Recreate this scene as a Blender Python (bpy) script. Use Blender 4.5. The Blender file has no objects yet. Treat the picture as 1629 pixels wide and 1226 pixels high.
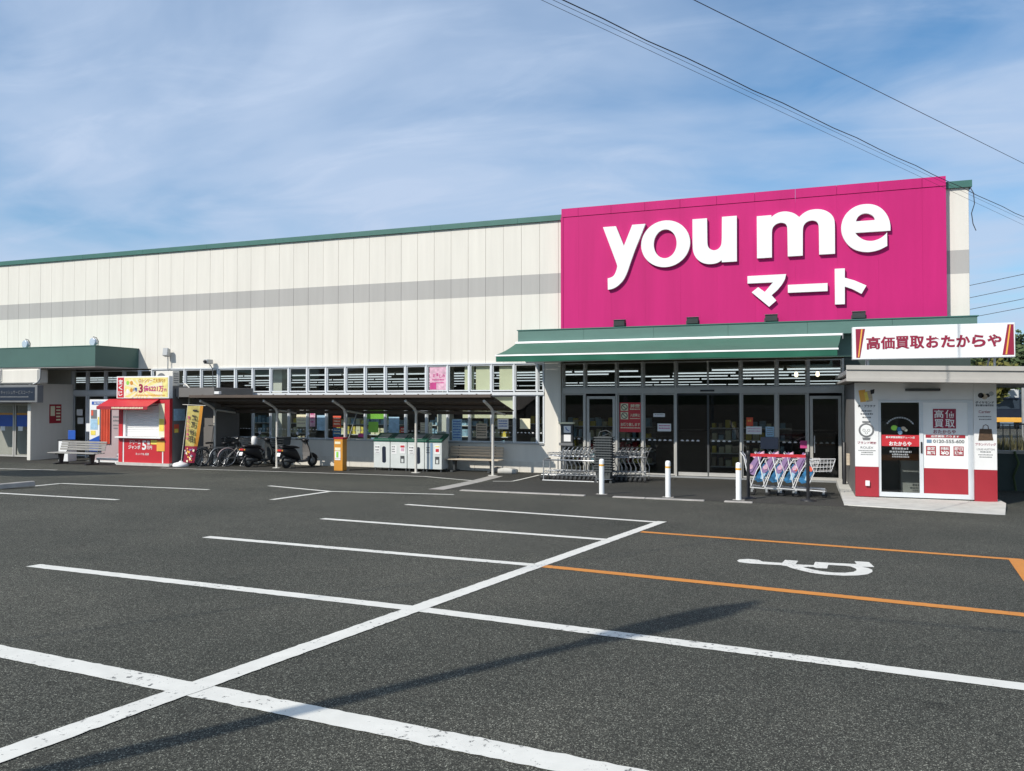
import bpy, bmesh, math, random
from mathutils import Vector, Matrix
random.seed(7)
S = bpy.context.scene
COL = S.collection
R = math.radians

# ------------------------------------------------------------------ camera
cam = bpy.data.cameras.new('camera')
cam.sensor_width = 36.0
cam.lens = 36.0 * 1250.0 / 1629.0
cam.clip_start = 0.05
cam.clip_end = 3000
co = bpy.data.objects.new('camera', cam)
COL.objects.link(co)
co.location = (0, 0, 2.4)
co.rotation_euler = (R(90 + 1.054), 0, R(20.0))
S.camera = co

# ------------------------------------------------------------------ sun, sky, exposure
SUN_EL = 40.0
SUN_H = Vector((0.49, 0.872, 0)).normalized()          # the way the light travels over the ground
sd = bpy.data.lights.new('sun', 'SUN')
sd.energy = 5.0
sd.angle = R(0.53)
sd.color = (1.0, 0.945, 0.86)
so = bpy.data.objects.new('sun', sd)
COL.objects.link(so)
trav = Vector((SUN_H.x * math.cos(R(SUN_EL)), SUN_H.y * math.cos(R(SUN_EL)), -math.sin(R(SUN_EL))))
so.rotation_euler = trav.to_track_quat('-Z', 'Y').to_euler()
so.location = (-20, -30, 40)

W = bpy.data.worlds.new('World')
S.world = W
W.use_nodes = True
nt = W.node_tree
nt.nodes.clear()
def N(tree, t, **k):
    n = tree.nodes.new(t)
    for a, b in k.items():
        setattr(n, a, b)
    return n
out = N(nt, 'ShaderNodeOutputWorld')
bg = N(nt, 'ShaderNodeBackground')
bg.inputs['Strength'].default_value = 0.10
sky = N(nt, 'ShaderNodeTexSky', sky_type='NISHITA')
sky.sun_disc = False
sky.sun_elevation = R(SUN_EL)
sky.sun_rotation = math.atan2(-SUN_H.x, -SUN_H.y)
sky.air_density = 1.15
sky.dust_density = 0.55
sky.ozone_density = 2.2
tc = N(nt, 'ShaderNodeTexCoord')
sep = N(nt, 'ShaderNodeSeparateXYZ')
nt.links.new(tc.outputs['Generated'], sep.inputs[0])
dz = N(nt, 'ShaderNodeMath', operation='MAXIMUM')
nt.links.new(sep.outputs['Z'], dz.inputs[0])
dz.inputs[1].default_value = 0.0
dz2 = N(nt, 'ShaderNodeMath', operation='ADD')
nt.links.new(dz.outputs[0], dz2.inputs[0])
dz2.inputs[1].default_value = 0.16
cx_ = N(nt, 'ShaderNodeMath', operation='DIVIDE')
cy_ = N(nt, 'ShaderNodeMath', operation='DIVIDE')
nt.links.new(sep.outputs['X'], cx_.inputs[0]); nt.links.new(dz2.outputs[0], cx_.inputs[1])
nt.links.new(sep.outputs['Y'], cy_.inputs[0]); nt.links.new(dz2.outputs[0], cy_.inputs[1])
cmb = N(nt, 'ShaderNodeCombineXYZ')
nt.links.new(cx_.outputs[0], cmb.inputs[0]); nt.links.new(cy_.outputs[0], cmb.inputs[1])
def cloud(scale, rot, sx, sy, loc, lo, hi, detail, rough=0.6, dist=0.5):
    mp = N(nt, 'ShaderNodeMapping')
    mp.inputs['Rotation'].default_value = (0, 0, R(rot))
    mp.inputs['Scale'].default_value = (sx, sy, 1)
    mp.inputs['Location'].default_value = loc
    nt.links.new(cmb.outputs[0], mp.inputs[0])
    no = N(nt, 'ShaderNodeTexNoise')
    no.inputs['Scale'].default_value = scale
    no.inputs['Detail'].default_value = detail
    no.inputs['Roughness'].default_value = rough
    no.inputs['Distortion'].default_value = dist
    nt.links.new(mp.outputs[0], no.inputs['Vector'])
    mr = N(nt, 'ShaderNodeMapRange', interpolation_type='SMOOTHSTEP')
    mr.inputs['From Min'].default_value = lo
    mr.inputs['From Max'].default_value = hi
    nt.links.new(no.outputs['Fac'], mr.inputs['Value'])
    return mr.outputs[0]
veil = cloud(0.75, 35, 1.0, 1.3, (2.45, 0.3, 0), 0.25, 0.58, 6, 0.48, 0.5)
wisp = cloud(2.6, 12, 0.7, 1.5, (1.3, 5.2, 0), 0.42, 0.86, 10, 0.58, 0.9)
mxv = N(nt, 'ShaderNodeMath', operation='MULTIPLY'); mxv.inputs[1].default_value = 0.86
nt.links.new(veil, mxv.inputs[0])
mxw = N(nt, 'ShaderNodeMath', operation='MULTIPLY'); mxw.inputs[1].default_value = 0.30
nt.links.new(wisp, mxw.inputs[0])
add = N(nt, 'ShaderNodeMath', operation='ADD', use_clamp=True)
nt.links.new(mxv.outputs[0], add.inputs[0]); nt.links.new(mxw.outputs[0], add.inputs[1])
tint = N(nt, 'ShaderNodeMix', data_type='RGBA', blend_type='MULTIPLY')
tint.inputs['Factor'].default_value = 1.0
nt.links.new(sky.outputs[0], tint.inputs[6])
tint.inputs[7].default_value = (0.66, 1.20, 1.50, 1)
mix = N(nt, 'ShaderNodeMix', data_type='RGBA')
nt.links.new(add.outputs[0], mix.inputs['Factor'])
nt.links.new(tint.outputs[2], mix.inputs[6])
mix.inputs[7].default_value = (5.9, 7.3, 9.6, 1)
nt.links.new(mix.outputs[2], bg.inputs['Color'])
nt.links.new(bg.outputs[0], out.inputs['Surface'])

S.view_settings.view_transform = 'Standard'
S.view_settings.look = 'None'
S.view_settings.exposure = -0.18
S.view_settings.gamma = 1.0
S.view_settings.use_curve_mapping = False
S.render.film_transparent = False
S.cycles.max_bounces = 8
S.cycles.transparent_max_bounces = 12

# ------------------------------------------------------------------ materials
def mat(name, col, rough=0.6, metal=0.0, var=0.10, scale=2.5, bump=0.0, bscale=60.0, stretch=None, emit=0.0, spec=0.5, dirt=None, tone=0.0):
    m = bpy.data.materials.new(name)
    m.use_nodes = True
    t = m.node_tree
    b = t.nodes['Principled BSDF']
    b.inputs['Roughness'].default_value = rough
    b.inputs['Metallic'].default_value = metal
    b.inputs['Specular IOR Level'].default_value = spec
    geo = N(t, 'ShaderNodeNewGeometry')
    vec = geo.outputs['Position']
    if stretch:
        mp = N(t, 'ShaderNodeMapping')
        mp.inputs['Scale'].default_value = stretch
        t.links.new(vec, mp.inputs[0]); vec = mp.outputs[0]
    no = N(t, 'ShaderNodeTexNoise')
    no.inputs['Scale'].default_value = scale
    no.inputs['Detail'].default_value = 5
    no.inputs['Roughness'].default_value = 0.6
    t.links.new(vec, no.inputs['Vector'])
    mr = N(t, 'ShaderNodeMapRange')
    mr.inputs['From Min'].default_value = 0.3; mr.inputs['From Max'].default_value = 0.7
    t.links.new(no.outputs['Fac'], mr.inputs['Value'])
    mx = N(t, 'ShaderNodeMix', data_type='RGBA')
    lo = dirt if dirt else tuple(c * (1 - var) for c in col)
    hi = tuple(min(1, c * (1 + var)) for c in col)
    mx.inputs[6].default_value = (*lo, 1); mx.inputs[7].default_value = (*hi, 1)
    t.links.new(mr.outputs[0], mx.inputs['Factor'])
    if tone > 0:
        oi = N(t, 'ShaderNodeObjectInfo'); tr_ = N(t, 'ShaderNodeMapRange'); tr_.inputs['To Min'].default_value = 1 - tone; tr_.inputs['To Max'].default_value = 1 + tone
        t.links.new(oi.outputs['Random'], tr_.inputs['Value'])
        ts = N(t, 'ShaderNodeVectorMath', operation='SCALE'); t.links.new(mx.outputs[2], ts.inputs[0]); t.links.new(tr_.outputs[0], ts.inputs['Scale'])
        t.links.new(ts.outputs[0], b.inputs['Base Color'])
    else:
        t.links.new(mx.outputs[2], b.inputs['Base Color'])
    if bump > 0:
        n2 = N(t, 'ShaderNodeTexNoise')
        n2.inputs['Scale'].default_value = bscale; n2.inputs['Detail'].default_value = 3
        t.links.new(geo.outputs['Position'], n2.inputs['Vector'])
        bp = N(t, 'ShaderNodeBump'); bp.inputs['Strength'].default_value = bump; bp.inputs['Distance'].default_value = 0.01
        t.links.new(n2.outputs['Fac'], bp.inputs['Height']); t.links.new(bp.outputs[0], b.inputs['Normal'])
    if emit > 0:
        b.inputs['Emission Color'].default_value = (*col, 1)
        b.inputs['Emission Strength'].default_value = emit
    return m

def glass(name, tint=(0.55, 0.60, 0.58), rough=0.01):
    m = bpy.data.materials.new(name); m.use_nodes = True
    t = m.node_tree; t.nodes.clear()
    o = N(t, 'ShaderNodeOutputMaterial')
    tr = N(t, 'ShaderNodeBsdfTransparent'); tr.inputs[0].default_value = (*tint, 1)
    gl = N(t, 'ShaderNodeBsdfGlossy'); gl.inputs['Roughness'].default_value = rough
    fr = N(t, 'ShaderNodeFresnel'); fr.inputs['IOR'].default_value = 1.5
    mx = N(t, 'ShaderNodeMixShader')
    ge = N(t, 'ShaderNodeNewGeometry')                      # reflect at the outer faces only, no inner mirror
    iv = N(t, 'ShaderNodeMath', operation='SUBTRACT'); iv.inputs[0].default_value = 1.0; t.links.new(ge.outputs['Backfacing'], iv.inputs[1])
    mu = N(t, 'ShaderNodeMath', operation='MULTIPLY'); t.links.new(fr.outputs[0], mu.inputs[0]); t.links.new(iv.outputs[0], mu.inputs[1])
    t.links.new(mu.outputs[0], mx.inputs[0]); t.links.new(tr.outputs[0], mx.inputs[1]); t.links.new(gl.outputs[0], mx.inputs[2])
    t.links.new(mx.outputs[0], o.inputs[0])
    return m

def asphalt(name, lo, hi, speck):
    m = bpy.data.materials.new(name); m.use_nodes = True
    t = m.node_tree; b = t.nodes['Principled BSDF']
    b.inputs['Roughness'].default_value = 0.93
    b.inputs['Specular IOR Level'].default_value = 0.25
    geo = N(t, 'ShaderNodeNewGeometry'); P = geo.outputs['Position']
    vo = N(t, 'ShaderNodeTexVoronoi'); vo.inputs['Scale'].default_value = 185
    t.links.new(P, vo.inputs['Vector'])
    hs = N(t, 'ShaderNodeSeparateColor'); t.links.new(vo.outputs['Color'], hs.inputs[0])
    n1 = N(t, 'ShaderNodeTexNoise'); n1.inputs['Scale'].default_value = 38; n1.inputs['Detail'].default_value = 6
    t.links.new(P, n1.inputs['Vector'])
    n2 = N(t, 'ShaderNodeTexNoise'); n2.inputs['Scale'].default_value = 0.35; n2.inputs['Detail'].default_value = 7; n2.inputs['Roughness'].default_value = 0.62
    t.links.new(P, n2.inputs['Vector'])
    r1 = N(t, 'ShaderNodeMapRange'); r1.inputs['From Min'].default_value = 0.0; r1.inputs['From Max'].default_value = 1.0
    r1.inputs['To Min'].default_value = 0.38; r1.inputs['To Max'].default_value = 1.55
    t.links.new(hs.outputs[0], r1.inputs['Value'])
    pw = N(t, 'ShaderNodeMath', operation='POWER'); pw.inputs[1].default_value = 9.0
    t.links.new(hs.outputs[1], pw.inputs[0])
    ml = N(t, 'ShaderNodeMath', operation='MULTIPLY_ADD'); ml.inputs[1].default_value = speck
    t.links.new(pw.outputs[0], ml.inputs[0]); t.links.new(r1.outputs[0], ml.inputs[2])
    r2 = N(t, 'ShaderNodeMapRange'); r2.inputs['From Min'].default_value = 0.3; r2.inputs['From Max'].default_value = 0.7
    r2.inputs['To Min'].default_value = 0.62; r2.inputs['To Max'].default_value = 1.32
    t.links.new(n2.outputs['Fac'], r2.inputs['Value'])
    r3 = N(t, 'ShaderNodeMapRange'); r3.inputs['From Min'].default_value = 0.3; r3.inputs['From Max'].default_value = 0.7
    r3.inputs['To Min'].default_value = 0.8; r3.inputs['To Max'].default_value = 1.2
    t.links.new(n1.outputs['Fac'], r3.inputs['Value'])
    mm = N(t, 'ShaderNodeMath', operation='MULTIPLY'); t.links.new(ml.outputs[0], mm.inputs[0]); t.links.new(r3.outputs[0], mm.inputs[1])
    mx = N(t, 'ShaderNodeMix', data_type='RGBA'); mx.inputs[6].default_value = (*lo, 1); mx.inputs[7].default_value = (*hi, 1)
    sb = N(t, 'ShaderNodeMapRange'); sb.inputs['From Min'].default_value = 0.66; sb.inputs['From Max'].default_value = 1.28
    t.links.new(r2.outputs[0], sb.inputs['Value']); t.links.new(sb.outputs[0], mx.inputs['Factor'])
    vm = N(t, 'ShaderNodeVectorMath', operation='SCALE'); t.links.new(mx.outputs[2], vm.inputs[0]); t.links.new(mm.outputs[0], vm.inputs['Scale'])
    # hairline cracks and old drips
    wn = N(t, 'ShaderNodeTexNoise'); wn.inputs['Scale'].default_value = 0.8; wn.inputs['Detail'].default_value = 6
    t.links.new(P, wn.inputs['Vector'])
    wa = N(t, 'ShaderNodeVectorMath', operation='MULTIPLY_ADD'); wa.inputs[1].default_value = (1.6, 1.6, 0); t.links.new(wn.outputs['Color'], wa.inputs[0]); t.links.new(P, wa.inputs[2])
    cr = N(t, 'ShaderNodeTexVoronoi', feature='DISTANCE_TO_EDGE'); cr.inputs['Scale'].default_value = 0.17; t.links.new(wa.outputs[0], cr.inputs['Vector'])
    cm = N(t, 'ShaderNodeMapRange'); cm.inputs['From Max'].default_value = 0.0014; cm.inputs['To Min'].default_value = 0.75; t.links.new(cr.outputs['Distance'], cm.inputs['Value'])
    sp = N(t, 'ShaderNodeTexNoise'); sp.inputs['Scale'].default_value = 1.7; sp.inputs['Detail'].default_value = 4; sp.inputs['Roughness'].default_value = 0.7; t.links.new(P, sp.inputs['Vector'])
    sm_ = N(t, 'ShaderNodeMapRange'); sm_.inputs['From Min'].default_value = 0.66; sm_.inputs['From Max'].default_value = 0.74; sm_.inputs['To Min'].default_value = 1.0; sm_.inputs['To Max'].default_value = 0.55; t.links.new(sp.outputs['Fac'], sm_.inputs['Value'])
    c1 = N(t, 'ShaderNodeMath', operation='MULTIPLY'); t.links.new(cm.outputs[0], c1.inputs[0]); t.links.new(sm_.outputs[0], c1.inputs[1])
    v2 = N(t, 'ShaderNodeVectorMath', operation='SCALE'); t.links.new(vm.outputs[0], v2.inputs[0]); t.links.new(c1.outputs[0], v2.inputs['Scale'])
    t.links.new(v2.outputs[0], b.inputs['Base Color'])
    bp = N(t, 'ShaderNodeBump'); bp.inputs['Strength'].default_value = 0.55; bp.inputs['Distance'].default_value = 0.006
    t.links.new(vo.outputs['Distance'], bp.inputs['Height']); t.links.new(bp.outputs[0], b.inputs['Normal'])
    return m

def paint(name, col, wear):
    """road paint, worn through to dark in small flakes"""
    m = mat(name, col, 0.75, var=0.07, scale=6)
    t = m.node_tree; b = t.nodes['Principled BSDF']
    src = b.inputs['Base Color'].links[0].from_socket
    geo = N(t, 'ShaderNodeNewGeometry')
    n = N(t, 'ShaderNodeTexNoise'); n.inputs['Scale'].default_value = 26; n.inputs['Detail'].default_value = 8; n.inputs['Roughness'].default_value = 0.7
    t.links.new(geo.outputs['Position'], n.inputs['Vector'])
    n2 = N(t, 'ShaderNodeTexNoise'); n2.inputs['Scale'].default_value = 1.1; n2.inputs['Detail'].default_value = 3
    t.links.new(geo.outputs['Position'], n2.inputs['Vector'])
    ad = N(t, 'ShaderNodeMath', operation='MULTIPLY_ADD'); ad.inputs[1].default_value = 0.35
    t.links.new(n2.outputs['Fac'], ad.inputs[0]); t.links.new(n.outputs['Fac'], ad.inputs[2])
    r = N(t, 'ShaderNodeMapRange'); r.inputs['From Min'].default_value = wear; r.inputs['From Max'].default_value = wear + 0.05
    t.links.new(ad.outputs[0], r.inputs['Value'])
    mx = N(t, 'ShaderNodeMix', data_type='RGBA'); mx.inputs[7].default_value = (0.09, 0.09, 0.087, 1)
    t.links.new(r.outputs[0], mx.inputs['Factor']); t.links.new(src, mx.inputs[6])
    t.links.new(mx.outputs[2], b.inputs['Base Color'])
    return m

M = {}
M['asphalt'] = asphalt('asphalt', (0.0325, 0.0335, 0.0275), (0.054, 0.053, 0.043), 6.5)
M['asphalt_shade'] = asphalt('asphalt_dark', (0.030, 0.033, 0.038), (0.045, 0.046, 0.050), 1.0)  # asphalt with the left shadow's tone in its colour, laid nowhere
M['apron'] = asphalt('apron_asphalt', (0.038, 0.0375, 0.033), (0.055, 0.053, 0.046), 1.4)
M['line'] = paint('white_road_paint', (0.66, 0.645, 0.585), 0.785)
M['oline'] = paint('orange_road_paint', (0.56, 0.215, 0.035), 0.80)
M['concrete'] = mat('concrete', (0.36, 0.34, 0.31), 0.9, var=0.18, scale=5, bump=0.3)
M['fasciagrey'] = mat('fascia_grey', (0.44, 0.42, 0.385), 0.7, var=0.06)
M['concrete_lt'] = mat('pale_concrete', (0.52, 0.51, 0.47), 0.9, var=0.12, scale=4, bump=0.2)
M['cream'] = mat('cream_wall', (0.70, 0.672, 0.605), 0.7, var=0.05, scale=1.6, stretch=(2.2, 2.2, 0.16), tone=0.018)
M['stripe'] = mat('grey_stripe', (0.40, 0.39, 0.37), 0.7, var=0.05, scale=1.6, stretch=(2.2, 2.2, 0.16), tone=0.02)
M['joint'] = mat('joint_sealant', (0.62, 0.595, 0.54), 0.9)
M['green'] = mat('green_coping', (0.045, 0.145, 0.12), 0.5, var=0.08)
M['green_f'] = mat('green_fascia', (0.088, 0.175, 0.150), 0.55, var=0.10, scale=0.8, stretch=(1, 1, 4))
M['green_c'] = mat('green_canopy', (0.060, 0.125, 0.108), 0.55, var=0.08, scale=0.7)
M['awn'] = mat('green_awning', (0.050, 0.140, 0.100), 0.7, var=0.08, scale=1.2)  # greyer green, the cloth's sheen put into its colour
M['soffit'] = mat('soffit', (0.42, 0.41, 0.39), 0.8)
M['white'] = mat('white_paint', (0.78, 0.78, 0.77), 0.5, var=0.04)
M['acryl'] = mat('white_acrylic', (0.82, 0.83, 0.82), 0.35, var=0.02)
M['alu'] = mat('aluminium', (0.66, 0.69, 0.71), 0.45, 0.1, var=0.05)
M['bronze'] = mat('grey_aluminium', (0.46, 0.45, 0.42), 0.45, 0.15, var=0.06)
M['grey_wall'] = mat('grey_wall', (0.30, 0.295, 0.285), 0.8, var=0.06, bump=0.1)
M['base'] = mat('base_course', (0.66, 0.63, 0.56), 0.85, var=0.10, scale=3, stretch=(1.5, 1.5, 0.6))
M['glass'] = glass('window_glass', (0.88, 0.91, 0.90))
M['glass_d'] = glass('dark_door_glass', (0.70, 0.72, 0.71))
M['black'] = mat('black_plastic', (0.018, 0.018, 0.02), 0.45, var=0.15)
M['dark'] = mat('dark_grey', (0.055, 0.06, 0.062), 0.55, var=0.12)
M['basketgrey'] = mat('basket_plastic', (0.085, 0.092, 0.092), 0.5, var=0.15, scale=12)
M['valance'] = mat('awning_valance', (0.014, 0.115, 0.070), 0.85, var=0.1, scale=1.5)  # same cloth as the awning, shade put into a darker green
M['rubber'] = mat('rubber', (0.022, 0.022, 0.022), 0.8)
M['steel'] = mat('steel_wire', (0.46, 0.47, 0.48), 0.32, 0.85, var=0.06)
M['galv'] = mat('galvanised', (0.42, 0.43, 0.43), 0.5, 0.6, var=0.1)
M['brownroof'] = mat('brown_steel_roof', (0.085, 0.062, 0.048), 0.6, var=0.15)
M['post'] = mat('pale_post', (0.66, 0.63, 0.57), 0.5, var=0.06, scale=5)
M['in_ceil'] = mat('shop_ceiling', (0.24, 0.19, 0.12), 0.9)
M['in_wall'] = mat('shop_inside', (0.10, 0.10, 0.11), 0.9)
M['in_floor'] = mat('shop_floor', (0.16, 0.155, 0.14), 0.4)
M['tube'] = mat('fluorescent_tube', (0.88, 0.95, 1.0), 0.5, emit=0.95, var=0)
M['bulb'] = mat('warm_bulb', (1.0, 0.82, 0.55), 0.5, emit=4.0, var=0)
M['red'] = mat('red_paint', (0.52, 0.025, 0.035), 0.45, var=0.06)
M['hutred'] = mat('hut_red', (0.34, 0.020, 0.032), 0.5, var=0.05)
M['wine'] = mat('wine_print', (0.28, 0.012, 0.045), 0.5, var=0.03)
M['gold'] = mat('gold_print', (0.80, 0.42, 0.07), 0.5, var=0.05)
M['yellow'] = mat('yellow_print', (0.82, 0.66, 0.12), 0.55, var=0.18, scale=5)
M['paleyellow'] = mat('pale_yellow_print', (0.80, 0.70, 0.26), 0.5, var=0.15, scale=6)
M['bannershade'] = mat('banner_cloth', (0.46, 0.385, 0.12), 0.8, var=0.25, scale=5)  # yellow darkened, shade on the backlit cloth put into its colour
M['cream_p'] = mat('cream_print', (0.78, 0.74, 0.52), 0.6, var=0.06)
M['orange'] = mat('orange_box', (0.60, 0.26, 0.03), 0.5, var=0.08)
M['orange_c'] = mat('orange_curtain', (0.66, 0.10, 0.05), 0.8, var=0.12)
M['blue'] = mat('blue_print', (0.015, 0.085, 0.40), 0.5, var=0.08)
M['ltblue'] = mat('light_blue_print', (0.34, 0.52, 0.66), 0.5, var=0.2, scale=9)
M['sky_p'] = mat('sky_blue_print', (0.022, 0.13, 0.27), 0.5, var=0.7, scale=14)
M['pinkp'] = mat('pink_print', (0.66, 0.40, 0.50), 0.5, var=0.3, scale=7)
M['magp'] = mat('magenta_print', (0.52, 0.05, 0.22), 0.5, var=0.2)
M['purple'] = mat('purple_plastic', (0.28, 0.18, 0.34), 0.5, var=0.1)
M['lime'] = mat('lime_print', (0.28, 0.62, 0.07), 0.5, var=0.1)
M['navy'] = mat('navy', (0.012, 0.018, 0.035), 0.35, var=0.1)
M['greyprint'] = mat('grey_print', (0.16, 0.165, 0.17), 0.6, var=0.1)
M['ink'] = mat('black_ink', (0.02, 0.02, 0.022), 0.6, var=0.1)
M['tan'] = mat('tan_wood', (0.50, 0.42, 0.32), 0.75, var=0.2, scale=6, stretch=(0.4, 4, 4))
M['greywood'] = mat('bleached_wood', (0.29, 0.28, 0.26), 0.8, var=0.25, scale=6, stretch=(0.4, 4, 4))
M['binwhite'] = mat('bin_body', (0.60, 0.63, 0.61), 0.5, var=0.06)
M['bingreen'] = mat('bin_lid', (0.012, 0.085, 0.055), 0.4, var=0.1)
M['kioskgrey'] = mat('kiosk_grey', (0.155, 0.147, 0.14), 0.75, var=0.06)
M['pinkgrey'] = mat('booth_panel', (0.42, 0.33, 0.335), 0.6, var=0.05)
M['lamp_glass'] = mat('lamp_glass', (0.55, 0.60, 0.68), 0.15, 0.3, var=0.05)
M['leaf'] = mat('leaf', (0.055, 0.085, 0.028), 0.8, var=0.5, scale=1.1)
M['leaf_y'] = mat('yellow_leaf', (0.12, 0.115, 0.02), 0.8, var=0.4, scale=1.1)
M['bark'] = mat('bark', (0.10, 0.08, 0.06), 0.9, var=0.2)
M['grass'] = mat('dry_grass', (0.075, 0.070, 0.030), 0.95, var=0.35, scale=4)
M['farblue'] = mat('far_blue_wall', (0.16, 0.26, 0.37), 0.7, var=0.1)
M['farwhite'] = mat('far_white_wall', (0.55, 0.57, 0.58), 0.7, var=0.1)
M['farwin'] = mat('far_window', (0.035, 0.05, 0.07), 0.2)
M['bag'] = mat('bag_print', (0.09, 0.052, 0.028), 0.6, var=0.35, scale=30)
M['green_box'] = mat('dark_green_panel', (0.030, 0.048, 0.042), 0.6, var=0.15)

def pink_material():
    m = mat('magenta_sign', (0.51, 0.014, 0.155), 0.6, var=0.09, scale=0.5, stretch=(3, 3, 0.25), tone=0.025, spec=0.25)
    t = m.node_tree; b = t.nodes['Principled BSDF']
    geo = N(t, 'ShaderNodeNewGeometry')
    wv = N(t, 'ShaderNodeTexWave', wave_type='BANDS', bands_direction='X'); wv.inputs['Scale'].default_value = 1.6
    t.links.new(geo.outputs['Position'], wv.inputs['Vector'])
    bp = N(t, 'ShaderNodeBump'); bp.inputs['Strength'].default_value = 0.05; bp.inputs['Distance'].default_value = 0.01
    t.links.new(wv.outputs['Fac'], bp.inputs['Height']); t.links.new(bp.outputs[0], b.inputs['Normal'])
    return m
M['pink'] = pink_material()

# ------------------------------------------------------------------ mesh helpers
class MB:
    def __init__(self):
        self.v = []; self.f = []; self.mi = []; self.sm = []
    def face(self, pts, m=0, smooth=False):
        i = len(self.v); self.v += [tuple(p) for p in pts]
        self.f.append(tuple(range(i, i + len(pts)))); self.mi.append(m); self.sm.append(smooth)
    def box(self, x0, x1, y0, y1, z0, z1, m=0):
        i = len(self.v)
        self.v += [(x0, y0, z0), (x1, y0, z0), (x1, y1, z0), (x0, y1, z0), (x0, y0, z1), (x1, y0, z1), (x1, y1, z1), (x0, y1, z1)]
        for q in ((0, 3, 2, 1), (4, 5, 6, 7), (0, 1, 5, 4), (1, 2, 6, 5), (2, 3, 7, 6), (3, 0, 4, 7)):
            self.f.append(tuple(i + k for k in q)); self.mi.append(m); self.sm.append(False)
        return self
    def prism(self, prof, axis, a, b, m=0, smooth=False):
        """closed profile (u,v) swept along an axis from a to b. axis x: (y,z); y: (x,z); z: (x,y)"""
        def P(u, v, w):
            return (w, u, v) if axis == 'x' else ((u, w, v) if axis == 'y' else (u, v, w))
        n = len(prof); i = len(self.v)
        self.v += [P(u, v, a) for u, v in prof] + [P(u, v, b) for u, v in prof]
        for k in range(n):
            k2 = (k + 1) % n
            self.f.append((i + k, i + k2, i + n + k2, i + n + k)); self.mi.append(m); self.sm.append(smooth)
        self.f.append(tuple(i + k for k in range(n))[::-1]); self.mi.append(m); self.sm.append(False)
        self.f.append(tuple(i + n + k for k in range(n))); self.mi.append(m); self.sm.append(False)
        return self
    def tube(self, pts, r, n=7, m=0, closed=False, caps=True):
        pts = [Vector(p) for p in pts]
        rs = r if isinstance(r, (list, tuple)) else [r] * len(pts)
        L = len(pts); base = len(self.v); up = None
        for k, p in enumerate(pts):
            if closed:
                d = pts[(k + 1) % L] - pts[k - 1]
            else:
                d = (pts[k + 1] - p) if k == 0 else ((p - pts[k - 1]) if k == L - 1 else (pts[k + 1] - pts[k - 1]))
            d = d.normalized() if d.length > 1e-9 else Vector((0, 0, 1))
            if up is None:
                up = Vector((0, 0, 1)) if abs(d.z) < 0.9 else Vector((1, 0, 0))
            u = (up - d * up.dot(d))
            u = u.normalized() if u.length > 1e-6 else d.orthogonal().normalized()
            up = u
            w = d.cross(u)
            for j in range(n):
                a = 2 * math.pi * j / n
                self.v.append(tuple(p + (u * math.cos(a) + w * math.sin(a)) * rs[k]))
        for k in range(L if closed else L - 1):
            k2 = (k + 1) % L
            for j in range(n):
                j2 = (j + 1) % n
                self.f.append((base + k * n + j, base + k2 * n + j, base + k2 * n + j2, base + k * n + j2)); self.mi.append(m); self.sm.append(True)
        if caps and not closed:
            self.face([self.v[base + j] for j in range(n)], m)
            self.face([self.v[base + (L - 1) * n + j] for j in range(n)][::-1], m)
        return self
    def lathe(self, prof, c=(0, 0, 0), n=20, m=0, axis='z'):
        """prof: list of (r, h)"""
        i = len(self.v); L = len(prof)
        for r, h in prof:
            for j in range(n):
                a = 2 * math.pi * j / n; u, w = r * math.cos(a), r * math.sin(a)
                p = (u, w, h) if axis == 'z' else ((h, u, w) if axis == 'x' else (u, h, w))
                self.v.append((c[0] + p[0], c[1] + p[1], c[2] + p[2]))
        for k in range(L - 1):
            for j in range(n):
                j2 = (j + 1) % n
                self.f.append((i + k * n + j, i + k * n + j2, i + (k + 1) * n + j2, i + (k + 1) * n + j)); self.mi.append(m); self.sm.append(True)
        self.face([self.v[i + j] for j in range(n)][::-1], m)
        self.face([self.v[i + (L - 1) * n + j] for j in range(n)], m)
        return self
    def loft(self, secs, n=14, m=0, p=2.6):
        """secs: (centre, half width y, half height z, tilt) super-ellipse rings along x in the xz plane"""
        i = len(self.v)
        for (x, z, hy, hz, tilt) in secs:
            for j in range(n):
                a = 2 * math.pi * j / n; ca, sa = math.cos(a), math.sin(a)
                yy = hy * math.copysign(abs(ca) ** (2 / p), ca); zz = hz * math.copysign(abs(sa) ** (2 / p), sa)
                self.v.append((x + zz * math.sin(tilt), yy, z + zz * math.cos(tilt)))
        L = len(secs)
        for k in range(L - 1):
            for j in range(n):
                j2 = (j + 1) % n
                self.f.append((i + k * n + j, i + (k + 1) * n + j, i + (k + 1) * n + j2, i + k * n + j2)); self.mi.append(m); self.sm.append(True)
        self.f.append(tuple(i + j for j in range(n))); self.mi.append(m); self.sm.append(True)
        self.f.append(tuple(i + (L - 1) * n + j for j in range(n))[::-1]); self.mi.append(m); self.sm.append(True)
        return self
    def mesh(self, name, mats, bevel=0.0):
        me = bpy.data.meshes.new(name)
        me.from_pydata(self.v, [], self.f)
        for mm in (mats if isinstance(mats, (list, tuple)) else [mats]):
            me.materials.append(M[mm] if isinstance(mm, str) else mm)
        for p, a, s in zip(me.polygons, self.mi, self.sm):
            p.material_index = a; p.use_smooth = s
        bm = bmesh.new(); bm.from_mesh(me)
        if bevel > 0:
            bmesh.ops.remove_doubles(bm, verts=bm.verts, dist=1e-6)
            bmesh.ops.bevel(bm, geom=list(bm.edges), offset=bevel, segments=1, affect='EDGES', profile=0.5)
        bmesh.ops.recalc_face_normals(bm, faces=bm.faces)
        bm.to_mesh(me); bm.free()
        return me
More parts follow.
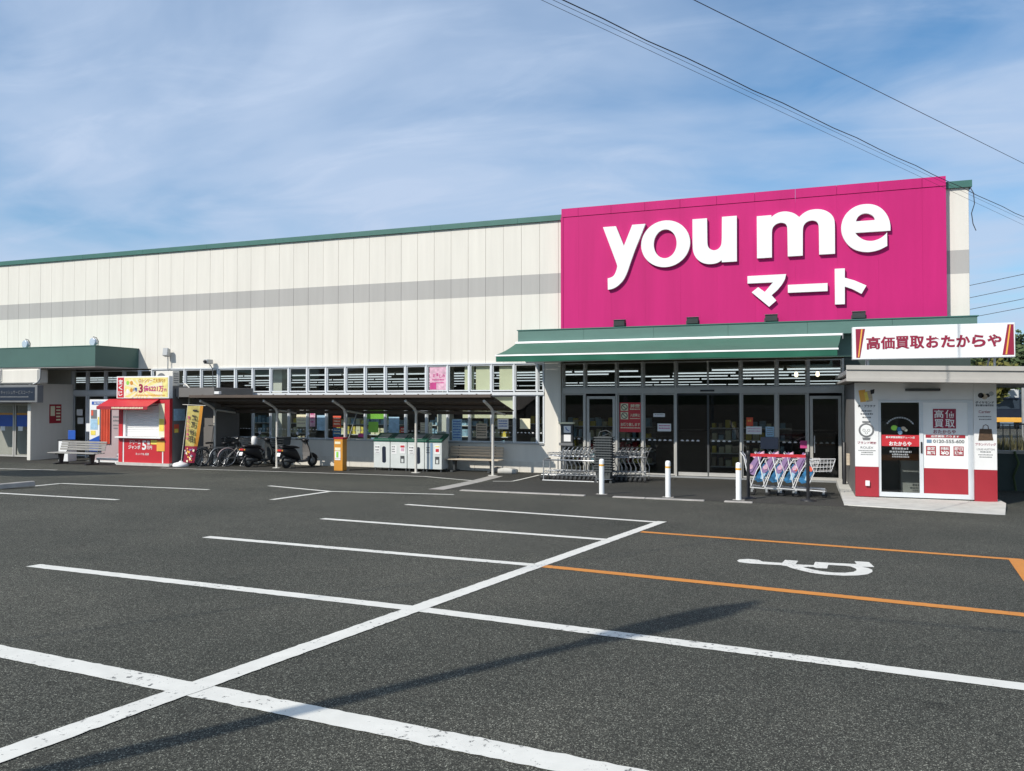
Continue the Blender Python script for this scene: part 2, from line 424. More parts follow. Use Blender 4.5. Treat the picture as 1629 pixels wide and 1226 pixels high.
    def build(self, name, mats, parent=None, bevel=0.0, local=False):
        """vertices are in world metres unless local; the object's origin stays with its parent"""
        if parent is not None and not local:
            w = wloc(parent)
            self.v = [(a - w.x, b - w.y, c - w.z) for a, b, c in self.v]
        o = bpy.data.objects.new(name, self.mesh(name, mats, bevel))
        COL.objects.link(o)
        if parent is not None:
            o.parent = parent
        return o
def wloc(o):
    w = Vector((0, 0, 0))
    while o is not None:
        w += Vector(o.location); o = o.parent
    return w
def tag(o, label, cat, group=None, kind=None):
    if label: o['label'] = label
    if cat: o['category'] = cat
    if group: o['group'] = group
    if kind: o['kind'] = kind
    return o
def thing(name, label, cat, loc=(0, 0, 0), rz=0.0, group=None):
    o = bpy.data.objects.new(name, None)
    COL.objects.link(o)
    o.location = loc; o.rotation_euler = (0, 0, rz)
    return tag(o, label, cat, group)
def bx(name, m, parent, x0, x1, y0, y1, z0, z1, bevel=0.0, local=False):
    return MB().box(x0, x1, y0, y1, z0, z1).build(name, m, parent, bevel, local)
def dup(root, loc, rz, label=None, group=None, parent=None):
    c = root.copy(); COL.objects.link(c); c.parent = parent
    if loc is not None:
        c.location = loc; c.rotation_euler = (0, 0, rz)
    if label: c['label'] = label
    if group: c['group'] = group
    for ch in list(root.children):
        dup(ch, None, 0, parent=c)
    return c
def flatcurve(polys, depth, holes=()):
    cu = bpy.data.curves.new('outline', 'CURVE'); cu.dimensions = '2D'; cu.fill_mode = 'BOTH'; cu.extrude = depth / 2
    for pl in list(polys) + list(holes):
        sp = cu.splines.new('POLY'); sp.points.add(len(pl) - 1)
        for q, (a, b) in zip(sp.points, pl):
            q.co = (a, b, 0, 1)
        sp.use_cyclic_u = True
    return tomesh(cu)
def tomesh(cu):
    o = bpy.data.objects.new('tmp', cu); COL.objects.link(o)
    dg = bpy.context.evaluated_depsgraph_get()
    me = bpy.data.meshes.new_from_object(o.evaluated_get(dg))
    bpy.data.objects.remove(o)
    return me
def smooth_poly(pts, it=2):
    """round off the short-edged (curved) runs of an outline, keep the long straight corners"""
    for _ in range(it):
        o = []
        n = len(pts)
        for i in range(n):
            a, b, c = Vector(pts[i - 1]), Vector(pts[i]), Vector(pts[(i + 1) % n])
            d1, d2 = b - a, c - b
            ang = abs(d1.angle(d2)) if d1.length > 1e-6 and d2.length > 1e-6 else 0
            if ang < R(42):
                o.append(tuple(b - d1 * min(0.25, 0.09 / max(d1.length, 1e-6)))); o.append(tuple(b + d2 * min(0.25, 0.09 / max(d2.length, 1e-6))))
            else:
                o.append(tuple(b))
        pts = o
    return pts
def upright(me, name, m, parent, x, y, z):
    """a flat xy mesh stood up in the XZ plane at (x, y, z), front to -Y"""
    w = wloc(parent) if parent is not None else Vector((0, 0, 0))
    for v in me.vertices:
        a, b, c = v.co
        v.co = (a + x - w.x, -c + y - w.y, b + z - w.z)
    me.materials.clear(); me.materials.append(M[m])
    o = bpy.data.objects.new(name, me); COL.objects.link(o); o.parent = parent
    return o
def txt(s, x, y, z, w, h, m, parent, bold=0.0, name='lettering', depth=0.003):
    cu = bpy.data.curves.new('text', 'FONT'); cu.body = s; cu.extrude = 0.01; cu.offset = bold; cu.resolution_u = 3
    me = tomesh(cu)
    xs = [v.co.x for v in me.vertices]; ys = [v.co.y for v in me.vertices]
    if not xs:
        return None
    x0, x1, y0, y1 = min(xs), max(xs), min(ys), max(ys)
    sx = w / max(x1 - x0, 1e-6); sy = (h / max(y1 - y0, 1e-6)) if h else sx
    for v in me.vertices:
        v.co = ((v.co.x - (x0 + x1) / 2) * sx, (v.co.y - (y0 + y1) / 2) * sy, v.co.z / 0.01 * depth / 2)
    return upright(me, name, m, parent, x, y, z)
def printlines(rows, m, parent, y, name='small_print'):
    """rows of fine print too small to read, as short bars: (x0, x1, z, height)"""
    b = MB(); rnd = random.Random(len(rows) * 13 + 1)
    for x0, x1, z, h in rows:
        x = x0
        while x < x1:
            w = rnd.uniform(0.5, 1.1) * h
            b.box(x, min(x + w, x1), y - 0.002, y, z, z + h * rnd.uniform(0.75, 1.0)); x += w + h * 0.28
    o = b.build(name, m, parent); o['kind'] = 'stuff'
    return o

# ------------------------------------------------------------------ ground
def gz(y):
    v = (0.86 - 0.04 * y) / 0.05
    return 0.05 * (v if v > 30 else math.log1p(math.exp(v)))
def sheet(name, m, xs, ys, dz, parent=None):
    b = MB()
    for i in range(len(xs) - 1):
        for j in range(len(ys) - 1):
            b.face([(xs[i], ys[j], gz(ys[j]) + dz), (xs[i + 1], ys[j], gz(ys[j]) + dz), (xs[i + 1], ys[j + 1], gz(ys[j + 1]) + dz), (xs[i], ys[j + 1], gz(ys[j + 1]) + dz)], 0, True)
    return b.build(name, m, parent)
ys = [-400, -120, -40, -15] + [-8 + 0.5 * k for k in range(0, 76)] + [34, 40, 60, 120, 400, 900]
gnd = MB()
def gz2(y):
    return gz(max(y, -10)) 
xs = [-700, -200, -60, -30, -10, 0, 10, 30, 80, 300, 900]
for i in range(len(xs) - 1):
    for j in range(len(ys) - 1):
        gnd.face([(xs[i], ys[j], gz2(ys[j])), (xs[i + 1], ys[j], gz2(ys[j])), (xs[i + 1], ys[j + 1], gz2(ys[j + 1])), (xs[i], ys[j + 1], gz2(ys[j + 1]))])
lot = gnd.build('parking_lot', 'asphalt')
lot['kind'] = 'structure'
def strip(p, q, w, m, name, dz=0.004, parent=lot, ext0=0, ext1=0):
    p, q = Vector(p), Vector(q); d = (q - p); L = d.length; d.normalize(); n = Vector((-d.y, d.x)) * w / 2
    p = p - d * ext0; q = q + d * ext1; L = (q - p).length
    k = max(1, int(L / 0.05)); b = MB(); rj = random.Random(int(p.x * 100 + q.y * 10))
    e0 = [1 + (rj.gauss(0, 0.035) if m != 'concrete' else 0) for _ in range(k + 1)]; e1 = [1 + (rj.gauss(0, 0.035) if m != 'concrete' else 0) for _ in range(k + 1)]
    for i in range(k):
        a, c = p + (q - p) * i / k, p + (q - p) * (i + 1) / k
        b.face([(u.x, u.y, gz(u.y) + dz) for u in (a - n * e0[i], c - n * e0[i + 1], c + n * e1[i + 1], a + n * e1[i])], 0, True)
    return b.build(name, m, parent)
sheet('entrance_apron', 'apron', [-8.4, -4, 1.0], [18.05 + 0.4 * k for k in range(17)], 0.004, lot)
sheet('walkway', 'apron', [-32, -20, -8.45], [21.6 + 0.4 * k for k in range(8)], 0.003, lot)
# the dark area at the left is shade from the board added out of view
# bay lines
strip((-3.47, 2.62), (-2.20, 13.55), 0.165, 'line', 'parking_line', 0.006, ext0=6)
strip((-7.78, 6.24), (-3.15, 6.05), 0.165, 'line', 'parking_line')
strip((-3.12, 6.05), (1.29, 5.65), 0.165, 'line', 'parking_line', ext1=1.5)
strip((-7.69, 8.78), (-2.79, 8.52), 0.165, 'line', 'parking_line')
strip((-7.52, 11.34), (-2.52, 10.93), 0.165, 'line', 'parking_line')
strip((-7.43, 14.18), (-2.22, 13.42), 0.165, 'line', 'parking_line')
strip((-5.05, 3.82), (-3.37, 3.70), 0.19, 'line', 'parking_line', ext0=3)
strip((-3.37, 3.70), (-0.73, 3.50), 0.19, 'line', 'parking_line', ext1=2.5)
strip((-2.73, 8.50), (1.82, 7.92), 0.16, 'oline', 'accessible_bay_line', ext1=0.7)
strip((-2.27, 12.02), (2.63, 11.42), 0.16, 'oline', 'accessible_bay_line')
strip((2.55, 11.40), (2.26, 9.0), 0.16, 'oline', 'accessible_bay_line', 0.008)
b = MB(); 
b.face([(x, y, gz(y) + 0.0055) for x, y in ((2.46, 11.40), (4.2, 11.1), (4.0, 9.0), (2.24, 9.74))]); b.build('hatched_zone', 'oline', lot)
strip((-16.34, 12.3), (-13.02, 12.31), 0.15, 'line', 'parking_line', ext0=2)
strip((-17.49, 13.88), (-17.74, 14.99), 0.13, 'line', 'parking_line')
strip((-17.74, 14.99), (-13.25, 15.21), 0.15, 'line', 'parking_line', 0.006)
strip((-20.8, 21.48), (-13.43, 21.92), 0.12, 'line', 'walkway_line', 0.009)
strip((-13.43, 21.92), (-10.9, 21.95), 0.12, 'line', 'walkway_line', 0.009)
strip((-10.9, 21.95), (-8.95, 21.15), 0.12, 'line', 'walkway_line', 0.011)
strip((-12.84, 16.95), (-10.55, 16.2), 0.15, 'line', 'arrow_mark')
strip((-10.36, 13.76), (-10.50, 16.2), 0.13, 'line', 'arrow_mark', 0.006)
strip((-10.55, 16.15), (-7.54, 16.77), 0.14, 'line', 'arrow_mark', 0.008)
strip((-8.31, 21.2), (-7.78, 21.41), 0.10, 'line', 'walkway_line', 0.012)
strip((-7.78, 21.41), (-7.73, 23.76), 0.09, 'line', 'walkway_line', 0.014)
strip((-26.5, 18.4), (-22.73, 19.04), 0.14, 'line', 'parking_line', 0.010)
strip((-8.55, 17.9), (-8.88, 23.0), 0.42, 'concrete', 'drain_cover', 0.010)
# concrete kerb pieces along the apron
kx = [-7.9, -6.75, -5.6, -4.78]
for a, c in ((-7.9, -6.6), (-6.59, -5.3), (-5.29, -4.72), (-4.05, -3.3), (-3.29, -1.98), (-1.55, -0.95)):
    yy = 17.98 if c < -2.9 or a < -3 else 18.02
    MB().box(a, c, yy - 0.09, yy + 0.09, gz(18) - 0.05, gz(18) + 0.022).build('kerb_stone', 'concrete', lot, 0.008)
# wheelchair symbol
wc = [(-0.7, 9.82), (-0.68, 9.93), (-0.58, 10.01), (-0.46, 9.99), (-0.41, 9.88), (-0.19, 9.88), (-0.16, 10.13), (-0.01, 10.12), (-0.04, 9.84), (0.16, 9.87), (0.18, 10.13), (0.33, 10.13), (0.64, 10.17), (0.63, 10.39), (0.79, 10.39), (0.82, 10.03), (0.68, 9.985), (0.74, 9.94), (0.78, 9.82), (0.77, 9.67), (0.71, 9.49), (0.6, 9.36), (0.45, 9.28), (0.27, 9.26), (0.12, 9.32), (-0.01, 9.46), (-0.09, 9.56), (-0.13, 9.66), (-0.2, 9.71), (-0.41, 9.69), (-0.56, 9.68), (-0.67, 9.72)]
wh = [(0.04, 9.68), (0.15, 9.74), (0.18, 9.67), (0.3, 9.69), (0.32, 9.96), (0.5, 9.98), (0.56, 9.96), (0.61, 9.82), (0.61, 9.71), (0.57, 9.58), (0.48, 9.48), (0.36, 9.44), (0.24, 9.47), (0.14, 9.55), (0.07, 9.63)]
me = flatcurve([wc], 0.0005, [wh])
for v in me.vertices:
    v.co.z = gz(v.co.y) + 0.005 + v.co.z
me.materials.append(M['line'])
o = bpy.data.objects.new('wheelchair_symbol', me); COL.objects.link(o); o.parent = lot

# ------------------------------------------------------------------ the supermarket
D = 24.73
shop = thing('supermarket', 'long cream supermarket with grey stripe, green coping and a row of windows', 'building', (-10, D, 0))
# shell
bx('side_wall', 'cream', shop, 4.29, 4.49, D + 0.10, 62, 0, 8.3)
bx('side_wall', 'cream', shop, -44.2, -44.0, D + 0.10, 62, 0, 8.3)
bx('rear_wall', 'in_wall', shop, -44, 4.29, 61.8, 62, 0, 8.3)
bx('roof', 'galv', shop, -44.2, 4.49, D + 0.16, 62, 8.18, 8.3)
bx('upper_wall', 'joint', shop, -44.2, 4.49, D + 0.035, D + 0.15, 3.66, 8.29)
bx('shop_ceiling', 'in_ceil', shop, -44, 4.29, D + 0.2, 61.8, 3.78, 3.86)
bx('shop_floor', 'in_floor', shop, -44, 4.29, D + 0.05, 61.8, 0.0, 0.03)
# cream panels, one by one
pm = MB()
PW = 0.644
pw = PW - 0.010
def panelmesh(w):
    b = MB()
    zs = [3.66, 5.91, 6.57, 8.30]
    for k in range(3):
        m = 1 if k == 1 else 0
        b.face([(0, 0, zs[k]), (w, 0, zs[k]), (w, 0, zs[k + 1]), (0, 0, zs[k + 1])], m)
        for x in (0, w):
            b.face([(x, 0, zs[k]), (x, 0.045, zs[k]), (x, 0.045, zs[k + 1]), (x, 0, zs[k + 1])], m)
    b.face([(0, 0, 3.66), (w, 0, 3.66), (w, 0.045, 3.66), (0, 0.045, 3.66)], 0)
    return b.mesh('wall_panel', ['cream', 'stripe'])
pme = panelmesh(pw)
for k in range(55):
    x = -7.38 - PW * (k + 1)
    o = bpy.data.objects.new('wall_panel', pme); COL.objects.link(o); o.parent = shop
    o.location = Vector((x + 0.005, D - random.uniform(0, 0.003), 0)) - shop.location
for x, w in ((-7.374, 0.16), (3.60, 0.30), (3.905, 0.585)):
    o = bpy.data.objects.new('wall_panel', panelmesh(w - 0.01)); COL.objects.link(o); o.parent = shop
    o.location = Vector((x, D, 0)) - shop.location
x = -44.2
while x < -7.3:
    x1 = min(x + 3.22, -7.235)
    bx('coping', 'green', shop, x, x1 - 0.006, D - 0.07, D + 0.25, 8.302, 8.48)
    x = x1
bx('coping', 'green', shop, 3.86, 4.56, D - 0.07, D + 0.25, 8.302, 8.49)
bx('coping', 'green', shop, 4.40, 4.56, D + 0.26, 62, 8.302, 8.49)
# window row
mull = [-24.37 + 0.8135 * k for k in range(21)]           # to -8.10
def window(x0, x1, z0, z1, y=D - 0.02, fm='alu', gm='glass', fw=0.042, dep=0.07, parent=shop, name='window'):
    b = MB()
    b.box(x0, x0 + fw, y, y + dep, z0, z1); b.box(x1 - fw, x1, y, y + dep, z0, z1)
    b.box(x0 + fw, x1 - fw, y, y + dep, z1 - fw, z1); b.box(x0 + fw, x1 - fw, y, y + dep, z0, z0 + fw)
    o = b.build(name, fm, parent)
    bx('pane', gm, o, x0 + fw - 0.004, x1 - fw + 0.004, y + 0.035, y + 0.041, z0 + fw - 0.004, z1 - fw + 0.004)
    return o
ups, lows = [], []
edges = mull + [-7.86]
for k in range(len(edges) - 1):
    a, c = edges[k] + 0.024, edges[k + 1] - 0.024
    if c - a < 0.15: continue
    ups.append(window(a, c, 2.70, 3.60)); lows.append(window(a, c, 0.98, 2.56, fw=0.03))
mb = MB()
for xm in edges:
    mb = MB().box(xm - 0.0235, xm + 0.0235, D - 0.05, D + 0.06, 0.97, 3.605); mb.build('mullion', 'alu', shop)
bx('window_head', 'alu', shop, -24.4, -7.86, D - 0.06, D + 0.06, 3.607, 3.655)
bx('transom', 'alu', shop, -24.4, -7.86, D - 0.075, D - 0.052, 2.565, 2.665)
bx('sill', 'galv', shop, -24.4, -7.86, D - 0.085, D + 0.10, 0.93, 0.968)
bx('lower_wall', 'cream', shop, -25.0, -7.86, D - 0.03, D + 0.14, 0.36, 0.928)
x = -25.0
while x < -7.9:
    x1 = min(x + 1.63, -7.355)
    bx('base_course', 'base', shop, x, x1 - 0.008, D - 0.055, D + 0.1, 0, 0.358); x = x1
# safety marks along the glass
def decals(x0, x1, z, y, parent, s=0.05, gap=0.20):
    b = MB(); x = x0 + gap / 2
    while x < x1 - s:
        b.prism([(x + s * math.cos(t), z + 0.8 * s * math.sin(t) * (1 if t < 3.2 else 0.25)) for t in [2 * math.pi * i / 10 for i in range(10)]], 'y', y - 0.002, y)
        x += gap
    o = b.build('safety_marks', 'white', parent); o['kind'] = 'stuff'
    return o
for o, k in zip(lows, range(len(lows))):
    decals(edges[k] + 0.05, edges[k + 1] - 0.05, 1.30, D + 0.012, o, 0.036, 0.132)
# pillar between windows and entrance
bx('pillar', 'cream', shop, -7.855, -7.355, D - 0.05, D + 0.4, 0.0, 3.655, 0.006)
bx('pillar', 'cream', shop, -7.353, -7.26, D - 0.14, D + 0.2, 0.0, 3.655, 0.006)
# entrance
EX = [-7.22, -6.48, -5.44, -4.60, -3.57, -1.63, -0.60, 0.27, 1.23]
def ebay(a, c, kind):
    window(a + 0.03, c - 0.03, 2.79, 3.60, D, 'bronze', 'glass', 0.035)
    if kind == 'fixed':
        return window(a + 0.03, c - 0.03, 0.06, 2.60, D, 'bronze', 'glass_d', 0.04)
    if kind == 'door':
        o = window(a + 0.05, c - 0.05, 0.05, 2.52, D - 0.01, 'bronze', 'glass_d', 0.085, name='door')
        bx('push_bar', 'steel', o, a + 0.16, a + 0.19, D - 0.07, D - 0.04, 0.85, 1.35)
        return o
    w = (c - a) / 2
    for s in (0, 1):
        o = window(a + 0.03 + s * (w - 0.03), a + w + s * (w - 0.03) - 0.001, 0.05, 2.58, D + 0.02, 'dark', 'glass_d', 0.03, name='sliding_door')
        decals(a + 0.1 + s * (w - 0.03), a + w - 0.1 + s * (w - 0.03), 1.13, D + 0.052, o, 0.05, 0.16)
        bx('bottom_rail', 'bronze', o, a + 0.05 + s * (w - 0.03), a + w - 0.02 + s * (w - 0.03), D + 0.01, D + 0.018, 0.06, 0.17)
    return o
bays = {}
kinds = ['fixed', 'door', 'fixed', 'fixed', 'slide', 'fixed', 'fixed', 'door']
for k in range(8):
    bays[k] = ebay(EX[k], EX[k + 1], kinds[k])
    if kinds[k] != 'slide':
        decals(EX[k] + 0.12, EX[k + 1] - 0.1, 1.13, D + 0.035, bays[k], 0.05, 0.16)
for x in EX:
    bx('mullion', 'bronze', shop, x - 0.029, x + 0.029, D - 0.06, D + 0.08, 0.0, 3.61)
for a in (-2.60,):
    bx('mullion', 'bronze', shop, a - 0.025, a + 0.025, D - 0.02, D + 0.075, 2.78, 3.605)
bx('door_header', 'bronze', shop, EX[0] + 0.03, EX[-1] - 0.03, D - 0.063, D + 0.09, 2.605, 2.785)
bx('threshold', 'galv', shop, EX[0], EX[-1], D - 0.12, D + 0.1, 0.004, 0.045)
bx('door_sensor', 'black', shop, -2.82, -2.40, D - 0.11, D - 0.064, 2.66, 2.71)
bx('wall', 'green_box', shop, 1.27, 4.485, D - 0.02, D + 0.2, 0, 4.3)  # dark colour stands in for fascia shade and dark glazing
bx('green_backing', 'green_f', shop, -8.5, 4.45, D - 0.10, D - 0.01, 3.66, 4.27)
x = -8.53
for k, w in enumerate((2.2, 2.2, 2.2, 2.2, 2.2, 2.06)):
    bx('fascia', 'green_f', shop, x, x + w - 0.006, 24.0, D - 0.005, 4.28, 4.64); x += w
bx('fascia_cap', 'green', shop, -8.56, 4.56, 23.975, D - 0.008, 4.642, 4.67)
# shop ceiling lights, seen through the glass
for j, yy in enumerate((28.2, 31.2, 35.0, 40.0, 46.5, 54.5)):
    x = -42.5 + (j * 0.7) % 1.3
    while x < 3.0:
        if random.random() > 0.13:
            b = MB().box(x, x + 2.35, yy - 0.05, yy + 0.05, 3.42, 3.465, 0).box(x - 0.02, x + 2.37, yy - 0.09, yy + 0.09, 3.466, 3.52, 1)
            b.build('ceiling_light', ['tube', 'white'], shop)
        x += 2.48
for k, (x, y, z) in enumerate(((-0.05, 27.4, 3.22), (0.62, 28.2, 3.25))):
    MB().lathe([(0.02, 0.1), (0.05, 0.07), (0.06, 0.0), (0.045, -0.05), (0.01, -0.07)], (x, y, z), 12).build('pendant_bulb', 'bulb', shop)
# inside columns and blinds that show behind the panes
for x in (-19.0, -12.0, -24.2):
    bx('inner_column', 'cream', shop, x, x + 0.45, D + 0.5, D + 0.95, 0.03, 3.775)
for a, c in ((-10.80, -10.42), (-10.38, -9.72), (-9.52, -8.95)):
    bx('blind', 'cream_p', shop, a + 0.03, c, D + 0.10, D + 0.115, 2.72, 3.60)
bx('blind', 'cream_p', shop, -10.85, -8.95, D + 0.12, D + 0.135, 1.78, 2.50)
bx('blind', 'lime', shop, -14.65, -13.75, D + 0.13, D + 0.145, 1.72, 2.02)
# gondola shelves inside
for k, (x, y, L, a) in enumerate(((-6.3, 28.0, 3.0, 'red'), (-1.5, 27.6, 2.6, 'tan'), (-11.5, 27.0, 3.2, 'ltblue'), (-15.8, 27.2, 3.0, 'cream_p'), (-20.2, 27.6, 2.8, 'tan'), (-8.6, 30.0, 3.0, 'greyprint'))):
    labs = ['low shelf with red goods inside the glass doors', 'low wooden display shelf behind the sliding doors', 'shelf with pale blue goods behind the window by the recycling bins', 'shelf of cream boxes behind the window over the orange stand', 'wooden shelf behind the windows over the bicycles', 'grey display shelf deep inside behind the pillar']
    t = thing('display_shelf', labs[k], 'shelf', (x, y, 0.03), 0, 'display shelves inside the shop')
    for z in (0.1, 0.55, 1.0, 1.4):
        bx('shelf_board', 'white', t, x - L / 2, x + L / 2, y - 0.25, y + 0.25, z + 0.03, z + 0.06)
    bx('shelf_back', 'greyprint', t, x - L / 2, x + L / 2, y + 0.26, y + 0.30, 0.03, 1.62)
    xx = x - L / 2 + 0.05; rr = random.Random(k)
    b = MB()
    while xx < x + L / 2 - 0.15:
        for z in (0.1, 0.55, 1.0, 1.4):
            w = rr.uniform(0.1, 0.2)
            b.box(xx, xx + w, y - 0.2, y + 0.2, z + 0.061, z + 0.061 + rr.uniform(0.14, 0.32), rr.randrange(4))
        xx += 0.22
    o = b.build('goods', [a, 'cream_p', 'ltblue', 'yellow'], t); o['kind'] = 'stuff'

# left part: green canopy, entrance, bank corner
bx('canopy', 'green_c', shop, -44.0, -25.10, 22.63, D - 0.006, 3.70, 4.46)
bx('canopy_soffit', 'soffit', shop, -44.0, -25.13, 22.66, D - 0.01, 3.655, 3.698)
bx('canopy_cap', 'green', shop, -44.0, -25.08, 22.61, D - 0.008, 4.462, 4.485)
LX = [-28.65, -27.84, -26.85, -25.87, -25.05, -24.40]
for k in range(5):
    window(LX[k] + 0.03, LX[k + 1] - 0.03, 2.78, 3.60, D, 'alu', 'glass', 0.035)
    dn = window(LX[k] + 0.03, LX[k + 1] - 0.03, 0.06, 2.60, D, 'alu', 'glass_d', 0.05, name='door' if k in (0, 1) else 'window')
    if k == 0: door0 = dn
for x in LX[:-1]:
    bx('mullion', 'alu', shop, x - 0.029, x + 0.029, D - 0.06, D + 0.08, 0.0, 3.61)
bx('door_header', 'alu', shop, LX[0], LX[-1] - 0.06, D - 0.065, D + 0.09, 2.605, 2.775)
bx('wall', 'cream', shop, -44, -28.7, D - 0.01, D + 0.2, 0, 3.65)
for k, (x, zz) in enumerate(((-28.2, 1.4), (-28.25, 1.75))):
    bx('paper_notice', 'white', door0, x - 0.16, x + 0.16, D - 0.012, D - 0.006, zz, zz + 0.26)

# ------------------------------------------------------------------ magenta sign
sg = thing('store_sign', 'huge magenta sign board with white raised lettering above the entrance', 'sign', (-1.66, D, 4.67))
SY = 24.51
jx = [-7.205, -6.64, -5.56, -4.48, -3.39, -2.29, -1.18, -0.04, 1.09, 2.18, 3.30, 3.893]
for k in range(11):
    bx('sheet', 'pink', sg, jx[k] + 0.0008, jx[k + 1] - 0.0008, SY, D - 0.004, 4.675, 8.333)
    bx('coping', 'pink', sg, jx[k] + 0.004, jx[k + 1] - 0.004, SY - 0.018, D + 0.1, 8.345, 8.615)
bx('edge_trim', 'pink', sg, -7.225, -7.15, SY - 0.016, SY - 0.001, 4.675, 8.338)
LET = dict(
y=[(-5.802, 7.9), (-5.388, 7.9), (-5.132, 7.25), (-4.862, 7.905), (-4.447, 7.905), (-4.773, 7.118), (-4.941, 6.661), (-5.001, 6.474), (-5.069, 6.317), (-5.149, 6.175), (-5.253, 6.063), (-5.387, 5.961), (-5.521, 5.909), (-5.647, 5.897), (-5.652, 6.26), (-5.55, 6.278), (-5.461, 6.323), (-5.395, 6.432), (-5.347, 6.582), (-5.341, 6.655)],
u=[(-3.004, 7.93), (-2.569, 7.93), (-2.564, 7.157), (-2.543, 7.056), (-2.477, 6.975), (-2.378, 6.932), (-2.269, 6.95), (-2.182, 7.024), (-2.137, 7.142), (-2.128, 7.937), (-1.696, 7.937), (-1.7, 6.56), (-2.138, 6.56), (-2.143, 6.627), (-2.216, 6.57), (-2.348, 6.527), (-2.539, 6.524), (-2.705, 6.571), (-2.856, 6.679), (-2.953, 6.827), (-3.002, 7.001)],
m=[(-1.121, 7.873), (-0.71, 7.876), (-0.706, 7.817), (-0.609, 7.892), (-0.492, 7.943), (-0.337, 7.958), (-0.183, 7.926), (-0.042, 7.86), (0.065, 7.756), (0.188, 7.869), (0.353, 7.942), (0.567, 7.954), (0.767, 7.902), (0.916, 7.796), (1.002, 7.668), (1.03, 7.517), (1.028, 6.618), (0.602, 6.618), (0.601, 7.429), (0.577, 7.539), (0.515, 7.606), (0.414, 7.633), (0.287, 7.61), (0.201, 7.533), (0.162, 7.421), (0.156, 6.618), (-0.257, 6.618), (-0.263, 7.481), (-0.293, 7.565), (-0.36, 7.617), (-0.468, 7.634), (-0.585, 7.599), (-0.669, 7.511), (-0.698, 7.409), (-0.7, 6.616), (-1.121, 6.616)],
e=[(2.48, 7.178), (2.483, 7.313), (2.456, 7.491), (2.374, 7.682), (2.249, 7.84), (2.09, 7.943), (1.898, 7.989), (1.679, 7.978), (1.484, 7.896), (1.324, 7.749), (1.224, 7.556), (1.19, 7.344), (1.221, 7.128), (1.318, 6.92), (1.451, 6.765), (1.621, 6.66), (1.839, 6.606), (2.031, 6.612), (2.223, 6.661), (2.396, 6.754), (2.394, 7.136), (2.346, 7.074), (2.231, 6.982), (2.082, 6.926), (1.938, 6.918), (1.793, 6.959), (1.68, 7.042), (1.595, 7.133), (1.571, 7.18)],
ma=[(-1.397, 6.099), (-0.306, 6.102), (-0.342, 5.946), (-0.428, 5.793), (-0.552, 5.643), (-0.715, 5.497), (-0.585, 5.335), (-0.786, 5.157), (-1.278, 5.609), (-1.095, 5.753), (-0.906, 5.604), (-0.675, 5.876), (-1.395, 5.877)],
bar=[(-0.26, 5.78), (0.822, 5.78), (0.822, 5.547), (-0.26, 5.547)],
to=[(1.019, 6.18), (1.285, 6.18), (1.283, 5.91), (1.545, 5.815), (1.85, 5.656), (1.72, 5.425), (1.487, 5.57), (1.281, 5.658), (1.279, 5.15), (1.018, 5.15)])
def ell(cx, cz, rx, rz, n=44):
    return [(cx + rx * math.cos(2 * math.pi * i / n), cz + rz * math.sin(2 * math.pi * i / n)) for i in range(n)]
EH = [(1.586, 7.509), (2.086, 7.51), (2.07, 7.583), (2.011, 7.659), (1.907, 7.712), (1.799, 7.724), (1.702, 7.689), (1.628, 7.62)]
for k, pl in LET.items():
    hole = [smooth_poly(EH)] if k == 'e' else []
    upright(flatcurve([smooth_poly(pl) if k in 'yume' else pl], 0.10, hole), 'letter', 'acryl', sg, 0, SY - 0.055, 0)
upright(flatcurve([ell(-3.83, 7.236, 0.753, 0.726)], 0.10, [ell(-3.838, 7.236, 0.353, 0.447)]), 'letter', 'acryl', sg, 0, SY - 0.055, 0)

# floodlights on the fascia
fl_lab = ['leftmost floodlight under the magenta sign', 'second floodlight from the left under the magenta sign', 'third floodlight from the left below the katakana lettering', 'rightmost floodlight under the magenta sign']
for k, x in enumerate((-5.22, -2.98, -0.72, 1.63)):
    t = thing('floodlight', fl_lab[k] + ', dark housing', 'floodlight', (x, 24.2, 4.67), 0, 'floodlights under the magenta sign')
    MB().prism([(24.10, 4.70), (24.32, 4.68), (24.36, 4.86), (24.28, 4.91), (24.06, 4.88)], 'x', x - 0.17, x + 0.17).build('housing', 'dark', t, 0.01)
    MB().prism([(24.05, 4.882), (24.29, 4.914), (24.29, 4.926), (24.03, 4.894)], 'x', x - 0.185, x + 0.185).build('visor', 'galv', t)
    MB().box(x - 0.2, x - 0.175, 24.18, 24.22, 4.671, 4.80).box(x + 0.175, x + 0.2, 24.18, 24.22, 4.671, 4.80).build('bracket', 'dark', t)
# cable loop at the far corner of the sign
t = MB().tube([(4.50, 24.66, 8.30), (4.58, 24.6, 8.1), (4.60, 24.6, 7.8), (4.53, 24.62, 7.55), (4.56, 24.6, 7.25), (4.62, 24.55, 7.05)], 0.012, 5)
tag(t.build('cable', 'black'), 'black cable looping down the top corner of the building', 'cable')

# ------------------------------------------------------------------ green awning over the entrance
aw = thing('awning', 'long green fabric awning with white bars over the glass entrance', 'awning', (-3.7, 23.9, 4.2))
MB().prism([(23.84, 4.215), (23.995, 4.20), (23.995, 4.27), (23.86, 4.277)], 'x', -8.57, 1.18).build('cassette', 'white', aw, 0.004)
bx('end_plate', 'galv', aw, 1.182, 1.20, 23.83, 24.0, 4.12, 4.285)
b = MB(); nx, ny = 48, 8
for i in range(nx):
    for j in range(ny):
        def P(i, j):
            u, v = i / nx, j / ny
            x0 = -8.56 + v * -0.02; x1 = 1.14 - v * 0.16
            sag = 0.035 * math.sin(math.pi * v) + 0.004 * math.sin(u * 60) * v
            return (x0 + (x1 - x0) * u, 23.85 - 1.70 * v, 4.205 - 0.44 * v - sag)
        b.face([P(i, j), P(i + 1, j), P(i + 1, j + 1), P(i, j + 1)], 0, True)
cl = b.build('fabric', 'awn', aw)
